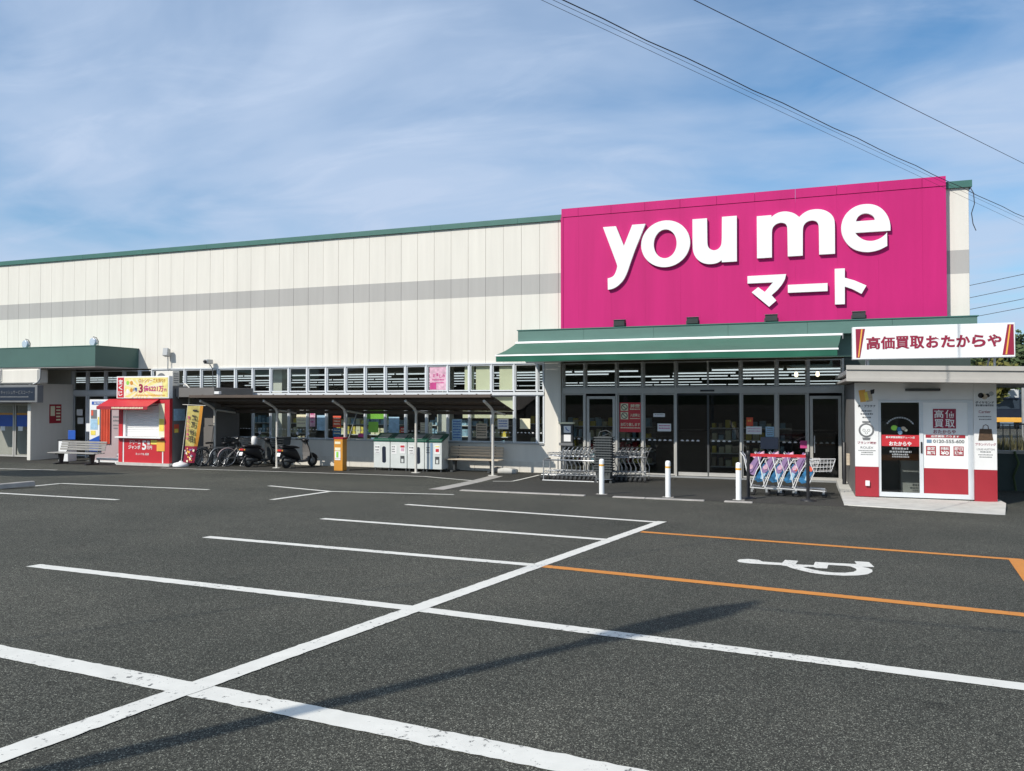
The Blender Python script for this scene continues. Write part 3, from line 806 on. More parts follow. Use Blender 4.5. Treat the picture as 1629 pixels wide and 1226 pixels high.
MB().prism([(22.11, 3.715), (22.17, 3.71), (22.18, 3.755), (22.12, 3.762)], 'x', -8.60, 1.0).build('front_bar', 'white', aw, 0.004)
b = MB(); n = 120
for i in range(n):
    def Q(i, v):
        u = i / n; x = -8.57 + 9.54 * u
        return (x, 22.125 + 0.012 * math.sin(u * 46) * v, 3.712 - v * (0.16 + 0.008 * math.sin(u * 17)))
    b.face([Q(i, 0), Q(i + 1, 0), Q(i + 1, 1), Q(i, 1)], 0, True)
b.build('valance', 'valance', aw)
for x in (-7.6, -4.4, -1.4, 0.3):
    MB().tube([(x, 23.85, 4.14), (x + 0.55, 23.0, 3.9), (x, 22.16, 3.71)], 0.022, 6).build('folding_arm', 'white', aw)

# ------------------------------------------------------------------ bank cash corner at the far left
bk = thing('bank_booth', 'cream cash machine booth with dark sign and glass doors under the green canopy', 'booth', (-30.5, 23.7, 0))
BY = 22.72
bx('bulkhead', 'cream', bk, -33.5, -28.05, BY - 0.08, BY + 0.4, 3.02, 3.65, 0.07)
bx('side_wall', 'cream', bk, -28.72, -28.55, BY + 0.02, D - 0.07, 0.0, 3.05)
for a, c in ((-31.6, -30.62), (-30.58, -29.62), (-29.58, -28.75)):
    o = window(a, c, 0.05, 2.24, BY + 0.90, 'bronze', 'glass_d', 0.07, parent=bk, name='glass_door')
    bx('orange_stripe', 'orange', o, a + 0.08, c - 0.08, BY + 0.925, BY + 0.93, 1.78, 1.86)
    bx('blue_sticker', 'blue', o, a + 0.08, c - 0.08, BY + 0.925, BY + 0.93, 1.30, 1.77)
    bx('paper_notice', 'white', o, a + 0.2, a + 0.45, BY + 0.91, BY + 0.915, 1.12, 1.30)
bx('lintel', 'greyprint', bk, -33.5, -28.73, BY + 0.01, BY + 1.0, 2.26, 3.0)
bx('jamb', 'cream', bk, -28.725, -28.56, BY + 0.01, BY + 0.9, 0.0, 2.25)
sb = bx('sign_box', 'greyprint', bk, -30.25, -27.75, BY - 0.36, BY - 0.09, 2.30, 2.98, 0.012)
bx('sign_face', 'navy', sb, -30.12, -27.88, BY - 0.368, BY - 0.361, 2.38, 2.90)
txt('銀行 キャッシュサービスコーナー', -29.0, BY - 0.371, 2.70, 2.05, 0.16, 'greyprint', sb)
printlines([(-30.05, -28.2, 2.50, 0.05)], 'greyprint', sb, BY - 0.3685)
bx('sign_box', 'alu', bk, -33.0, -30.27, BY - 0.30, BY - 0.085, 2.26, 3.0, 0.012)
bx('sign_face', 'ltblue', bk, -32.9, -30.42, BY - 0.308, BY - 0.302, 2.36, 2.90)
for x in (-30.35, -30.15, -30.05):
    MB().tube([(x, BY - 0.10, 3.66), (x, BY - 0.12, 3.2), (x - 0.12, BY - 0.12, 3.12), (x - 0.5, BY - 0.12, 3.10)], 0.016, 6).build('conduit', 'galv', bk)
MB().tube([(-28.02, BY - 0.02, 3.64), (-28.02, BY - 0.02, 3.25), (-28.12, BY - 0.05, 3.10), (-28.3, BY - 0.1, 3.02)], 0.03, 7).build('drain_pipe', 'galv', bk)
# notice on the side wall (faces +X)
b = MB(); b.box(-28.55, -28.54, 23.55, 24.10, 1.45, 2.22, 0)
for k in range(5):
    b.box(-28.5395, -28.538, 23.86, 24.05, 2.08 - k * 0.13, 2.14 - k * 0.13, 1)
b.box(-28.5395, -28.538, 23.60, 23.80, 1.75, 2.15, 1)
b.build('wall_notice', ['hutred', 'cream_p'], bk)
for k, (x, lab) in enumerate(((-29.11, 'round chrome lamp on the left part of the green canopy'), (-25.52, 'small round lamp at the right corner of the green canopy'))):
    t = thing('canopy_lamp', lab, 'lamp', (x, 22.9, 4.485))
    MB().lathe([(0.02, 0.12), (0.11, 0.10), (0.16, 0.0), (0.155, -0.06), (0.13, -0.07)], (x - 0.02, 22.95, 4.64), 18, axis='y').build('reflector', 'lamp_glass', t)
    MB().tube([(x + 0.22, 22.93, 4.486), (x + 0.24, 22.93, 4.66), (x + 0.14, 22.93, 4.80), (x - 0.02, 22.93, 4.84)], 0.015, 6).build('yoke', 'black', t)
    bx('foot', 'galv', t, x - 0.1, x + 0.1, 22.86, 23.0, 4.486, 4.51)
# floodlight on a pole and camera pole beside the windows
t = thing('pole_light', 'small floodlight on a thin pole above the lottery booth', 'floodlight', (-23.48, 24.55, 2.9))
MB().tube([(-23.48, 24.6, 2.7), (-23.48, 24.6, 4.1)], 0.022, 6).build('pole', 'galv', t)
MB().prism([(24.42, 4.16), (24.58, 4.10), (24.62, 4.40), (24.46, 4.46)], 'x', -23.60, -23.36).build('head', 'galv', t, 0.01)
t = thing('security_camera', 'small security camera on a bracket above the bicycle shelter', 'camera', (-21.3, 24.6, 3.6))
MB().tube([(-21.28, 24.64, 2.6), (-21.30, 24.62, 3.6), (-21.34, 24.5, 3.78)], 0.018, 6).build('bracket', 'greyprint', t)
bx('camera_body', 'galv', t, -21.45, -21.25, 24.28, 24.60, 3.79, 3.96, 0.02)
MB().lathe([(0.045, 0.0), (0.06, 0.05), (0.06, 0.08)], (-21.35, 24.20, 3.87), 12, axis='y').build('lens', 'black', t)

# ------------------------------------------------------------------ photo booth
pb = thing('photo_booth', 'white identity photo booth with orange curtain left of the lottery booth', 'booth', (-25.0, 23.5, 0))
bx('cabin', 'pinkgrey', pb, -25.72, -24.28, 23.04, 24.3, 0.08, 2.40, 0.01)
bx('machine_panel', 'white', pb, -25.74, -25.22, 22.97, 23.03, 0.85, 2.42, 0.006)
hd = bx('header', 'white', pb, -25.215, -24.26, 22.97, 23.03, 2.08, 2.42, 0.006)
bx('name_strip', 'blue', hd, -25.62, -24.80, 22.962, 22.968, 2.22, 2.34)
txt('証明写真', -25.2, 22.958, 2.28, 0.62, 0.08, 'white', hd, 0.01)
bx('lower_panel', 'blue', pb, -25.74, -25.22, 22.97, 23.03, 0.42, 0.845, 0.006)
MB().face([(-25.74, 22.966, 0.845), (-25.22, 22.966, 0.845), (-25.22, 22.966, 1.02)]) 
b = MB(); b.face([(-25.738, 22.968, 0.85), (-25.222, 22.968, 0.85), (-25.222, 22.968, 1.04)]); b.build('wave_print', 'blue', pb)
bx('sample_photo', 'greyprint', pb, -25.66, -25.36, 22.962, 22.968, 1.68, 2.02)
bx('sample_photo', 'orange_c', pb, -25.64, -25.54, 22.957, 22.961, 1.80, 2.0)
bx('price_print', 'ltblue', pb, -25.68, -25.32, 22.962, 22.968, 1.26, 1.66)
bx('price_print', 'yellow', pb, -25.66, -25.42, 22.962, 22.968, 1.05, 1.22)
bx('price_print', 'yellow', pb, -25.31, -25.24, 22.962, 22.968, 1.45, 1.75)
b = MB()
for i in range(14):
    x0, x1 = -25.17 + i * 0.032, -25.17 + (i + 1) * 0.032
    f = lambda x: 22.99 + 0.022 * math.sin(x * 75)
    b.face([(x0, f(x0), 0.72), (x1, f(x1), 0.72), (x1, f(x1), 2.07), (x0, f(x0), 2.07)], 0, True)
b.build('curtain', 'orange_c', pb)
printlines([(-24.62, -24.33, 1.72, 0.07), (-24.62, -24.33, 1.58, 0.07), (-24.62, -24.35, 1.42, 0.04), (-24.6, -24.38, 1.30, 0.04)], 'greyprint', pb, 23.036)
bx('plinth', 'white', pb, -25.7, -24.3, 22.99, 24.2, 0.01, 0.078)

# ------------------------------------------------------------------ lottery booth
lk = thing('lottery_booth', 'red lottery ticket booth with closed shutter and yellow sign', 'booth', (-22.3, 22.7, 0))
F = 22.2
bx('base', 'concrete_lt', lk, -23.50, -21.05, F - 0.06, 23.2, 0.004, 0.125)
bx('body', 'kioskgrey', lk, -23.42, -21.10, F + 0.14, 23.14, 0.126, 2.90, 0.01)
bx('post', 'red', lk, -23.46, -23.27, F, F + 0.138, 0.126, 2.44, 0.006)
bx('post', 'red', lk, -21.33, -21.09, F, F + 0.138, 0.126, 2.44, 0.006)
bx('beam', 'red', lk, -23.268, -21.332, F + 0.005, F + 0.138, 2.28, 2.44)
bx('shutter_jamb', 'white', lk, -23.268, -23.16, F + 0.02, F + 0.138, 1.07, 2.278)
bx('side_panel', 'cream_p', lk, -21.60, -21.332, F + 0.02, F + 0.138, 1.07, 2.278)
bx('side_poster', 'yellow', lk, -21.57, -21.36, F + 0.012, F + 0.018, 1.28, 1.72)
for k in range(16):
    z = 1.075 + k * 0.075
    MB().prism([(F + 0.10, z), (F + 0.085, z + 0.02), (F + 0.085, z + 0.058), (F + 0.10, z + 0.074), (F + 0.13, z + 0.074), (F + 0.13, z)], 'x', -23.158, -21.602).build('shutter_slat', 'white', lk)
bx('counter', 'white', lk, -23.48, -21.34, F - 0.16, F + 0.12, 1.015, 1.068, 0.006)
lp = bx('lower_panel', 'red', lk, -23.268, -21.332, F + 0.02, F + 0.138, 0.126, 1.013)
bx('panel_frame', 'white', lp, -23.262, -23.21, F + 0.012, F + 0.019, 0.13, 1.0)
bx('panel_frame', 'white', lp, -21.43, -21.38, F + 0.012, F + 0.019, 0.13, 0.62)
txt('ドリーム', -22.68, F + 0.016, 0.86, 0.50, 0.15, 'white', lp, 0.02)
txt('ジャンボ', -22.72, F + 0.016, 0.68, 0.56, 0.15, 'white', lp, 0.02)
txt('5', -22.26, F + 0.016, 0.76, 0.20, 0.34, 'white', lp, 0.03)
txt('億', -22.07, F + 0.016, 0.86, 0.15, 0.15, 'white', lp, 0.02)
txt('万円', -22.02, F + 0.016, 0.68, 0.24, 0.13, 'white', lp, 0.02)
txt('ネットでも 好評', -22.35, F + 0.016, 0.44, 0.62, 0.09, 'white', lp, 0.01)
bx('notice', 'yellow', lp, -21.95, -21.66, F + 0.010, F + 0.018, 0.80, 0.96)
bx('hanging_poster', 'gold', lk, -21.66, -21.30, F - 0.01, F - 0.004, 0.56, 0.93)
b = MB(); b.prism([(F - 0.002, 2.435), (F - 0.55, 2.17), (F - 0.55, 2.155), (F - 0.002, 2.42)], 'x', -23.92, -21.56)
ca = b.build('canopy', 'red', lk)
bx('canopy_valance', 'hutred', ca, -23.92, -21.56, F - 0.562, F - 0.551, 2.06, 2.172)
printlines([(-23.2, -21.75, 2.09, 0.06)], 'cream_p', ca, F - 0.5635)
for x in (-23.8, -21.62):
    MB().tube([(x, F - 0.53, 2.16), (x, F - 0.01, 2.22)], 0.014, 6).build('canopy_arm', 'black', lk)
ls = thing('lottery_sign', 'yellow lottery sign with red end panel on top of the red booth', 'sign', (-22.3, 22.25, 2.46))
bx('sign_box', 'white', ls, -23.52, -21.08, F - 0.05, F + 0.135, 2.455, 3.26, 0.008)
bx('sign_face', 'paleyellow', ls, -23.13, -21.13, F - 0.058, F - 0.052, 2.50, 3.21)
b = MB(); rr = random.Random(5)
for k in range(16):      # sun-ray print
    a0 = k * math.pi / 8 + 0.1; c = (-22.35, 2.80)
    q = []
    for a in (a0, a0 + 0.17):
        dx, dz = math.cos(a), math.sin(a)
        s = min(0.98 / max(abs(dx), 1e-3) if True else 9, 0.34 / max(abs(dz), 1e-3))
        q.append((max(-23.12, min(-21.14, c[0] + dx * s)), F - 0.0605, c[1] + dz * s))
    b.face([(c[0], F - 0.0605, c[1]), q[0], q[1]])
b.build('ray_print', 'cream_p', ls)
rp = bx('end_panel', 'red', ls, -23.46, -23.17, F - 0.058, F - 0.052, 2.49, 3.22)
for ch, z in (('宝', 3.06), ('く', 2.85), ('じ', 2.64)):
    txt(ch, -23.315, F - 0.0625, z, 0.19, 0.17, 'white', rp, 0.03)
txt('ロトシリーズ大当り!!', -21.85, F - 0.064, 3.10, 1.20, 0.15, 'orange', ls, 0.02)
txt('1等', -22.62, F - 0.064, 2.78, 0.18, 0.15, 'blue', ls, 0.02)
txt('3', -22.36, F - 0.064, 2.82, 0.19, 0.32, 'wine', ls, 0.04)
txt('億6221万', -21.78, F - 0.064, 2.81, 0.92, 0.23, 'magp', ls, 0.03)
txt('円', -21.24, F - 0.064, 2.75, 0.10, 0.11, 'magp', ls, 0.02)
printlines([(-22.6, -21.25, 2.55, 0.05)], 'orange', ls, F - 0.0595)
for x, z, m in ((-22.98, 3.02, 'lime'), (-22.80, 3.02, 'orange'), (-22.98, 2.72, 'white'), (-22.80, 2.75, 'orange')):
    b = MB(); b.prism([(x + 0.07 * math.cos(i * 0.7), z + 0.08 * math.sin(i * 0.7)) for i in range(9)], 'y', F - 0.063, F - 0.059); b.build('mark', m, ls)
# posters on the grey flank (faces +X)
for nm, m, y0, y1, z0, z1 in (('poster', 'ltblue', 22.40, 22.95, 1.65, 2.08), ('poster', 'orange_c', 22.42, 22.66, 1.22, 1.52), ('poster', 'greyprint', 22.68, 22.95, 1.22, 1.52), ('poster', 'yellow', 22.44, 22.62, 1.22, 1.36)):
    x = -21.099 if m != 'yellow' else -21.092
    bx(nm, m, lk, x, x + 0.006, y0, y1, z0, z1)
MB().tube([(-21.08, 22.55, 2.50), (-20.98, 22.5, 2.46), (-20.93, 22.45, 2.50)], 0.012, 5).build('small_lamp', 'white', lk)
MB().tube([(-21.5, 23.05, 2.98), (-21.2, 23.1, 2.98), (-21.06, 23.12, 2.85), (-21.06, 23.1, 2.2), (-20.98, 23.05, 1.9)], 0.035, 7).build('hose', 'cream', lk)
ac = thing('air_conditioner', 'cream air conditioner outdoor unit on the lottery booth roof', 'air conditioner', (-21.8, 22.95, 2.9))
bx('case', 'cream', ac, -22.25, -21.45, 22.72, 23.05, 2.915, 3.46, 0.012)
MB().lathe([(0.20, -0.006), (0.20, 0.0), (0.16, 0.008)], (-21.98, 22.712, 3.19), 20, axis='y').build('fan_grille', 'greyprint', ac)
for k in range(5):
    bx('louvre', 'greyprint', ac, -21.449, -21.444, 22.76, 23.0, 3.02 + k * 0.08, 3.05 + k * 0.08)
# grey store annex joining the booth and the bicycle shelter
an = thing('store_annex', 'dark grey panel shed between the lottery booth and the bicycle shelter', 'shed', (-20.5, 23.8, 0))
bx('wall', 'kioskgrey', an, -21.05, -20.0, 23.25, 24.60, 0.004, 2.48, 0.006)
bx('roof_box', 'kioskgrey', an, -21.06, -19.35, 22.45, 24.55, 2.50, 2.84, 0.008)
bx('gutter', 'white', an, -19.33, -19.12, 22.42, 22.55, 2.60, 2.70, 0.01)

# ------------------------------------------------------------------ benches
def bench(label, x0, x1, yc, wood, frame):
    xc = (x0 + x1) / 2; L = x1 - x0
    t = thing('bench', label, 'bench', (xc, yc, gz(yc)), 0, 'benches along the shop front')
    for k in range(4):
        y = -0.26 + k * 0.125
        MB().box(-L / 2, L / 2, y, y + 0.105, 0.405, 0.435).build('seat_slat', wood, t, 0.006, True)
    for k in range(4):
        z = 0.50 + k * 0.088; y = 0.255 + k * 0.026
        MB().box(-L / 2 + 0.04, L / 2 - 0.04, y, y + 0.024, z, z + 0.072).build('back_slat', wood, t, 0.005, True)
    for s in (-1, 1):
        x = s * L * 0.33
        MB().tube([(x, -0.24, 0.385), (x, 0.20, 0.385), (x, 0.285, 0.48), (x, 0.375, 0.86)], 0.022, 6, 0).build('bracket', frame, t, 0, True)
        MB().prism([(-0.06, 0.06), (0.08, 0.06), (0.13, 0.37), (-0.10, 0.37)], 'x', x - 0.035, x + 0.035).build('leg', frame, t, 0.006, True)
        MB().box(x - 0.05, x + 0.05, -0.28, 0.30, 0.002, 0.058).build('foot', frame, t, 0.01, True)
    return t
bench('bleached slatted bench on black legs beside the red lottery booth', -26.15, -23.85, 21.75, 'greywood', 'black')
bench('weathered tan slatted bench beside the recycling bins', -11.15, -9.15, 24.1, 'tan', 'dark')
# things by the left bench
t = thing('litter_box', 'white litter box with blue panel on top by the left bench', 'bin', (-26.75, 22.9, 0))
bx('body', 'white', t, -27.02, -26.52, 22.7, 23.1, 0.02, 0.82, 0.012)
bx('top', 'black', t, -27.04, -26.50, 22.68, 23.12, 0.822, 0.86)
bx('sign', 'blue', t, -26.72, -26.34, 22.86, 22.89, 0.861, 1.22, 0.01)
t = thing('notice_stand', 'thin notice stand with white paper in front of the left doors', 'stand', (-25.95, 23.4, 0))
MB().tube([(-26.15, 23.4, 0.01), (-26.15, 23.4, 1.25)], 0.016, 6).build('pole', 'galv', t)
MB().lathe([(0.16, 0.0), (0.16, 0.02), (0.03, 0.04)], (-26.15, 23.4, 0.004), 14).build('foot', 'dark', t)
bx('paper', 'white', t, -26.36, -25.94, 23.37, 23.385, 1.16, 1.48)
t = thing('low_rail', 'low white barrier rail beside the red lottery booth', 'rail', (-24.3, 22.45, 0))
bx('rail', 'white', t, -24.75, -23.75, 22.4, 22.5, 0.16, 0.24, 0.008)
for x in (-24.7, -23.8):
    bx('post', 'white', t, x - 0.04, x + 0.04, 22.41, 22.49, 0.004, 0.158)
bx('end_post', 'white', t, -23.745, -23.66, 22.40, 22.5, 0.004, 0.42)

# ------------------------------------------------------------------ festival banner
fb = thing('lottery_banner', 'leaning yellow lottery banner on a pole in a white base beside the booth', 'banner', (-20.78, 22.45, 0))
MB().lathe([(0.27, 0.0), (0.29, 0.05), (0.24, 0.12), (0.08, 0.16), (0.04, 0.20)], (-20.80, 22.45, 0.02), 20).build('base', 'white', fb)
MB().tube([(-20.78, 22.45, 0.2), (-20.50, 22.45, 2.24)], 0.014, 6).build('pole', 'post', fb)
MB().tube([(-20.74, 22.45, 2.235), (-19.72, 22.45, 2.20)], 0.011, 6).build('cross_bar', 'post', fb)
def ban(u, v):
    x = -20.49 - 0.20 * (1 - v) + u * (0.68 - 0.10 * (1 - v)) - 0.12 * (1 - v) * u
    return (x, 22.43 + 0.05 * math.sin(u * 5 + v * 4) * (1.1 - v) + 0.10 * u * u * (1 - v), 0.16 + 2.03 * v)
b = MB()
for i in range(10):
    for j in range(24):
        v = j / 24
        m = 1 if v < 0.27 else (2 if i >= 8 else 0)
        b.face([ban(i / 10, v), ban((i + 1) / 10, v), ban((i + 1) / 10, v + 1 / 24), ban(i / 10, v + 1 / 24)], m, True)
cloth = b.build('cloth', ['bannershade', 'wine', 'orange'], fb)
for k, ch in enumerate('一粒万倍日'):
    p = ban(0.56, 0.92 - k * 0.125)
    txt(ch, p[0], p[1] - 0.035, p[2], 0.20, 0.20 if k else 0.06, 'ink', cloth, 0.02)
for k, ch in enumerate('宝くじ発売中'):
    p = ban(0.2, 0.80 - k * 0.075)
    txt(ch, p[0], p[1] - 0.035, p[2], 0.11, 0.11, 'magp', cloth, 0.02)
b = MB(); rr = random.Random(3)
for k in range(26):
    p = ban(rr.uniform(0.05, 0.9), rr.uniform(0.02, 0.25)); s = rr.uniform(0.02, 0.05)
    b.prism([(p[0] + s * math.cos(i * 1.256), p[2] + s * math.sin(i * 1.256)) for i in range(5)], 'y', p[1] - 0.025, p[1] - 0.02, k % 3)
b.build('flower_print', ['gold', 'purple', 'cream_p'], cloth)['kind'] = 'stuff'

# ------------------------------------------------------------------ bicycle shelter
sh = thing('bicycle_shelter', 'long low brown steel bicycle shelter on pale bent posts', 'shelter', (-14.5, 23.3, 0))
YF, YB, ZF, ZB = 22.35, 24.42, 2.56, 2.06
x = -20.3
def rz_(y): return ZF + (ZB - ZF) * (y - YF) / (YB - YF)
while x < -8.9:
    x1 = min(x + 0.50, -8.82)
    MB().prism([(YF, ZF - 0.03), (YB, ZB - 0.03), (YB, ZB), (YF, ZF)], 'x', x, x1 - 0.012).build('roof_sheet', 'brownroof', sh)
    MB().box(x1 - 0.03, x1 + 0.012, YF + 0.02, YF + 0.05, ZF - 0.005, ZF + 0.03).build('seam', 'brownroof', sh)
    x = x1
bx('front_gutter', 'brownroof', sh, -20.32, -8.80, YF - 0.07, YF - 0.003, ZF - 0.085, ZF + 0.012, 0.006)
bx('back_beam', 'brownroof', sh, -20.3, -8.85, YB - 0.10, YB - 0.03, ZB - 0.15, ZB - 0.035)
for y in (22.75, 23.6):
    bx('purlin', 'brownroof', sh, -20.3, -8.85, y - 0.03, y + 0.03, rz_(y) - 0.11, rz_(y) - 0.037)
for xp in (-19.96, -17.25, -14.49, -11.80, -9.09):
    p = MB().tube([(xp, 23.2, 0.0), (xp, 23.2, 1.95), (xp, 23.14, 2.08), (xp, 22.98, 2.17), (xp, 22.45, 2.37)], 0.045, 8).build('post', 'post', sh)
    MB().tube([(xp, 23.2, 1.9), (xp, 23.3, 2.03), (xp, 24.3, 1.92)], 0.035, 7).build('rear_arm', 'post', p)
    MB().lathe([(0.16, 0.0), (0.16, 0.012), (0.06, 0.02)], (xp, 23.2, 0.006), 12).build('foot_plate', 'concrete_lt', p)
MB().tube([(-14.1, 23.3, 1.95), (-14.35, 23.15, 1.0)], 0.013, 5).build('hook_pole', 'galv', sh)

# ------------------------------------------------------------------ bicycles
def circ(c, r, n=26, plane='xz'):
    return [(c[0] + r * math.cos(2 * math.pi * i / n), c[1], c[2] + r * math.sin(2 * math.pi * i / n)) for i in range(n)]
def bicycle(label, frame, loc, rz, basket='dark', fender=None, child=False):
    t = thing('bicycle', label, 'bicycle', loc, rz, 'bicycles parked under the shelter')
    for x in (-0.53, 0.53):
        w = MB().tube(circ((x, 0, 0.325), 0.305), 0.020, 7, 0, True).build('tyre', 'rubber', t, 0, True)
        MB().tube(circ((x, 0, 0.325), 0.280), 0.011, 6, 0, True).build('rim', 'steel', w, 0, True)
        s = MB()
        for k in range(16):
            a = k * math.pi / 8
            s.tube([(x, 0.02 * (1 if k % 2 else -1), 0.325), (x + 0.275 * math.cos(a), 0, 0.325 + 0.275 * math.sin(a))], 0.0028, 4, 0, False, False)
        s.build('spokes', 'steel', w, 0, True)['kind'] = 'stuff'
        fe = [(x + 0.34 * math.cos(a), 0, 0.325 + 0.34 * math.sin(a)) for a in [R(q) for q in (range(20, 190, 17) if x < 0 else range(25, 175, 15))]]
        MB().tube(fe, 0.020, 6).build('mudguard', fender or frame, t, 0, True)
    bb = (-0.07, 0, 0.27); seat = (-0.22, 0, 0.78); head = (0.36, 0, 0.82); hl = (0.40, 0, 0.62)
    f = MB().tube([bb, seat], 0.017, 7).tube([bb, (0.18, 0, 0.36), hl], 0.019, 7).tube([(-0.16, 0, 0.58), (0.12, 0, 0.46), hl], 0.015, 7).tube([head, hl], 0.02, 7)
    for y in (-0.06, 0.06):
        f.tube([(-0.53, y, 0.325), (-0.07, y * 0.5, 0.27)], 0.011, 6).tube([(-0.53, y, 0.325), (-0.19, y * 0.4, 0.66)], 0.010, 6)
        f.tube([(0.53, y, 0.325), (0.42, y, 0.60), hl], 0.012, 6)
    f.build('frame', frame, t, 0, True)
    MB().tube([head, (0.34, 0, 0.95)], 0.013, 6).tube([(0.12, -0.29, 0.99), (0.24, -0.27, 1.02), (0.34, -0.12, 0.97), (0.35, 0, 0.96), (0.34, 0.12, 0.97), (0.24, 0.27, 1.02), (0.12, 0.29, 0.99)], 0.012, 6).build('handlebar', 'steel', t, 0, True)
    for y in (-0.285, 0.285):
        MB().tube([(0.06, y, 0.985), (0.16, y, 0.995)], 0.017, 7).build('grip', 'rubber', t, 0, True)
    MB().loft([(-0.36, 0.83, 0.085, 0.03, 0), (-0.26, 0.84, 0.10, 0.035, 0), (-0.14, 0.835, 0.05, 0.03, 0), (-0.08, 0.83, 0.025, 0.02, 0)], 10).build('saddle', 'black', t, 0, True)
    rk = MB()
    for y in (-0.06, 0, 0.06):
        rk.tube([(-0.82, y, 0.69), (-0.30, y, 0.69)], 0.007, 5)
    for y in (-0.07, 0.07):
        rk.tube([(-0.53, y, 0.325), (-0.62, y, 0.69)], 0.006, 5)
    rk.build('rear_rack', 'steel', t, 0, True)
    bk_ = MB()
    for z, hx, hy in ((0.72, 0.12, 0.15), (0.80, 0.13, 0.165), (0.88, 0.145, 0.18), (0.96, 0.155, 0.195)):
        bk_.tube([(0.55 - hx, -hy, z), (0.55 + hx, -hy, z), (0.55 + hx, hy, z), (0.55 - hx, hy, z)], 0.005, 4, 0, True)
    for k in range(7):
        u = -1 + k / 3
        for s in (-1, 1):
            bk_.tube([(0.55 + u * 0.12, s * 0.15, 0.72), (0.55 + u * 0.155, s * 0.195, 0.96)], 0.003, 4, 0, False, False)
            bk_.tube([(0.55 + s * 0.12, u * 0.15, 0.72), (0.55 + s * 0.155, u * 0.195, 0.96)], 0.003, 4, 0, False, False)
        bk_.tube([(0.55 + u * 0.12, -0.15, 0.72), (0.55 + u * 0.12, 0.15, 0.72)], 0.003, 4, 0, False, False)
    bk_.build('basket', basket, t, 0, True)
    MB().lathe([(0.09, -0.006), (0.09, 0.006)], (-0.07, 0.05, 0.27), 16, axis='y').tube([(-0.07, 0.07, 0.27), (0.03, 0.09, 0.15)], 0.009, 5).tube([(-0.07, -0.07, 0.27), (-0.17, -0.09, 0.39)], 0.009, 5).box(-0.02, 0.08, 0.09, 0.17, 0.135, 0.16).box(-0.22, -0.12, -0.17, -0.09, 0.375, 0.40).build('crank', 'dark', t, 0, True)
    MB().tube([(-0.53, 0.08, 0.3), (-0.66, 0.13, 0.01), (-0.66, -0.13, 0.01), (-0.53, -0.08, 0.3)], 0.009, 5).build('kickstand', 'steel', t, 0, True)
    MB().lathe([(0.01, -0.05), (0.04, -0.03), (0.045, 0.02), (0.04, 0.03)], (0.62, -0.05, 0.62), 10, axis='x').build('head_lamp', 'black', t, 0, True)
    return t
bicycle('black bicycle nearest the yellow banner, front basket', 'black', (-19.95, 23.25, 0.01), R(68), 'dark', 'steel')
bicycle('dark bicycle with silver mudguards, second from the yellow banner', 'dark', (-19.42, 23.45, 0.01), R(72), 'galv', 'galv')
bicycle('pale bicycle with wire basket next to the scooter with round mirror', 'greywood', (-18.98, 23.5, 0.01), R(58), 'steel', 'pinkgrey')

bicycle('black bicycle with leaning basket between the banner and the first shelter post', 'black', (-20.25, 23.75, 0.01), R(80), 'steel', 'black')
bicycle('grey bicycle parked behind the first shelter post', 'galv', (-19.66, 23.85, 0.01), R(64), 'dark', 'dark')
bicycle('black bicycle half hidden behind the scooter nearest the banner', 'black', (-18.62, 23.95, 0.01), R(70), 'dark', 'steel')
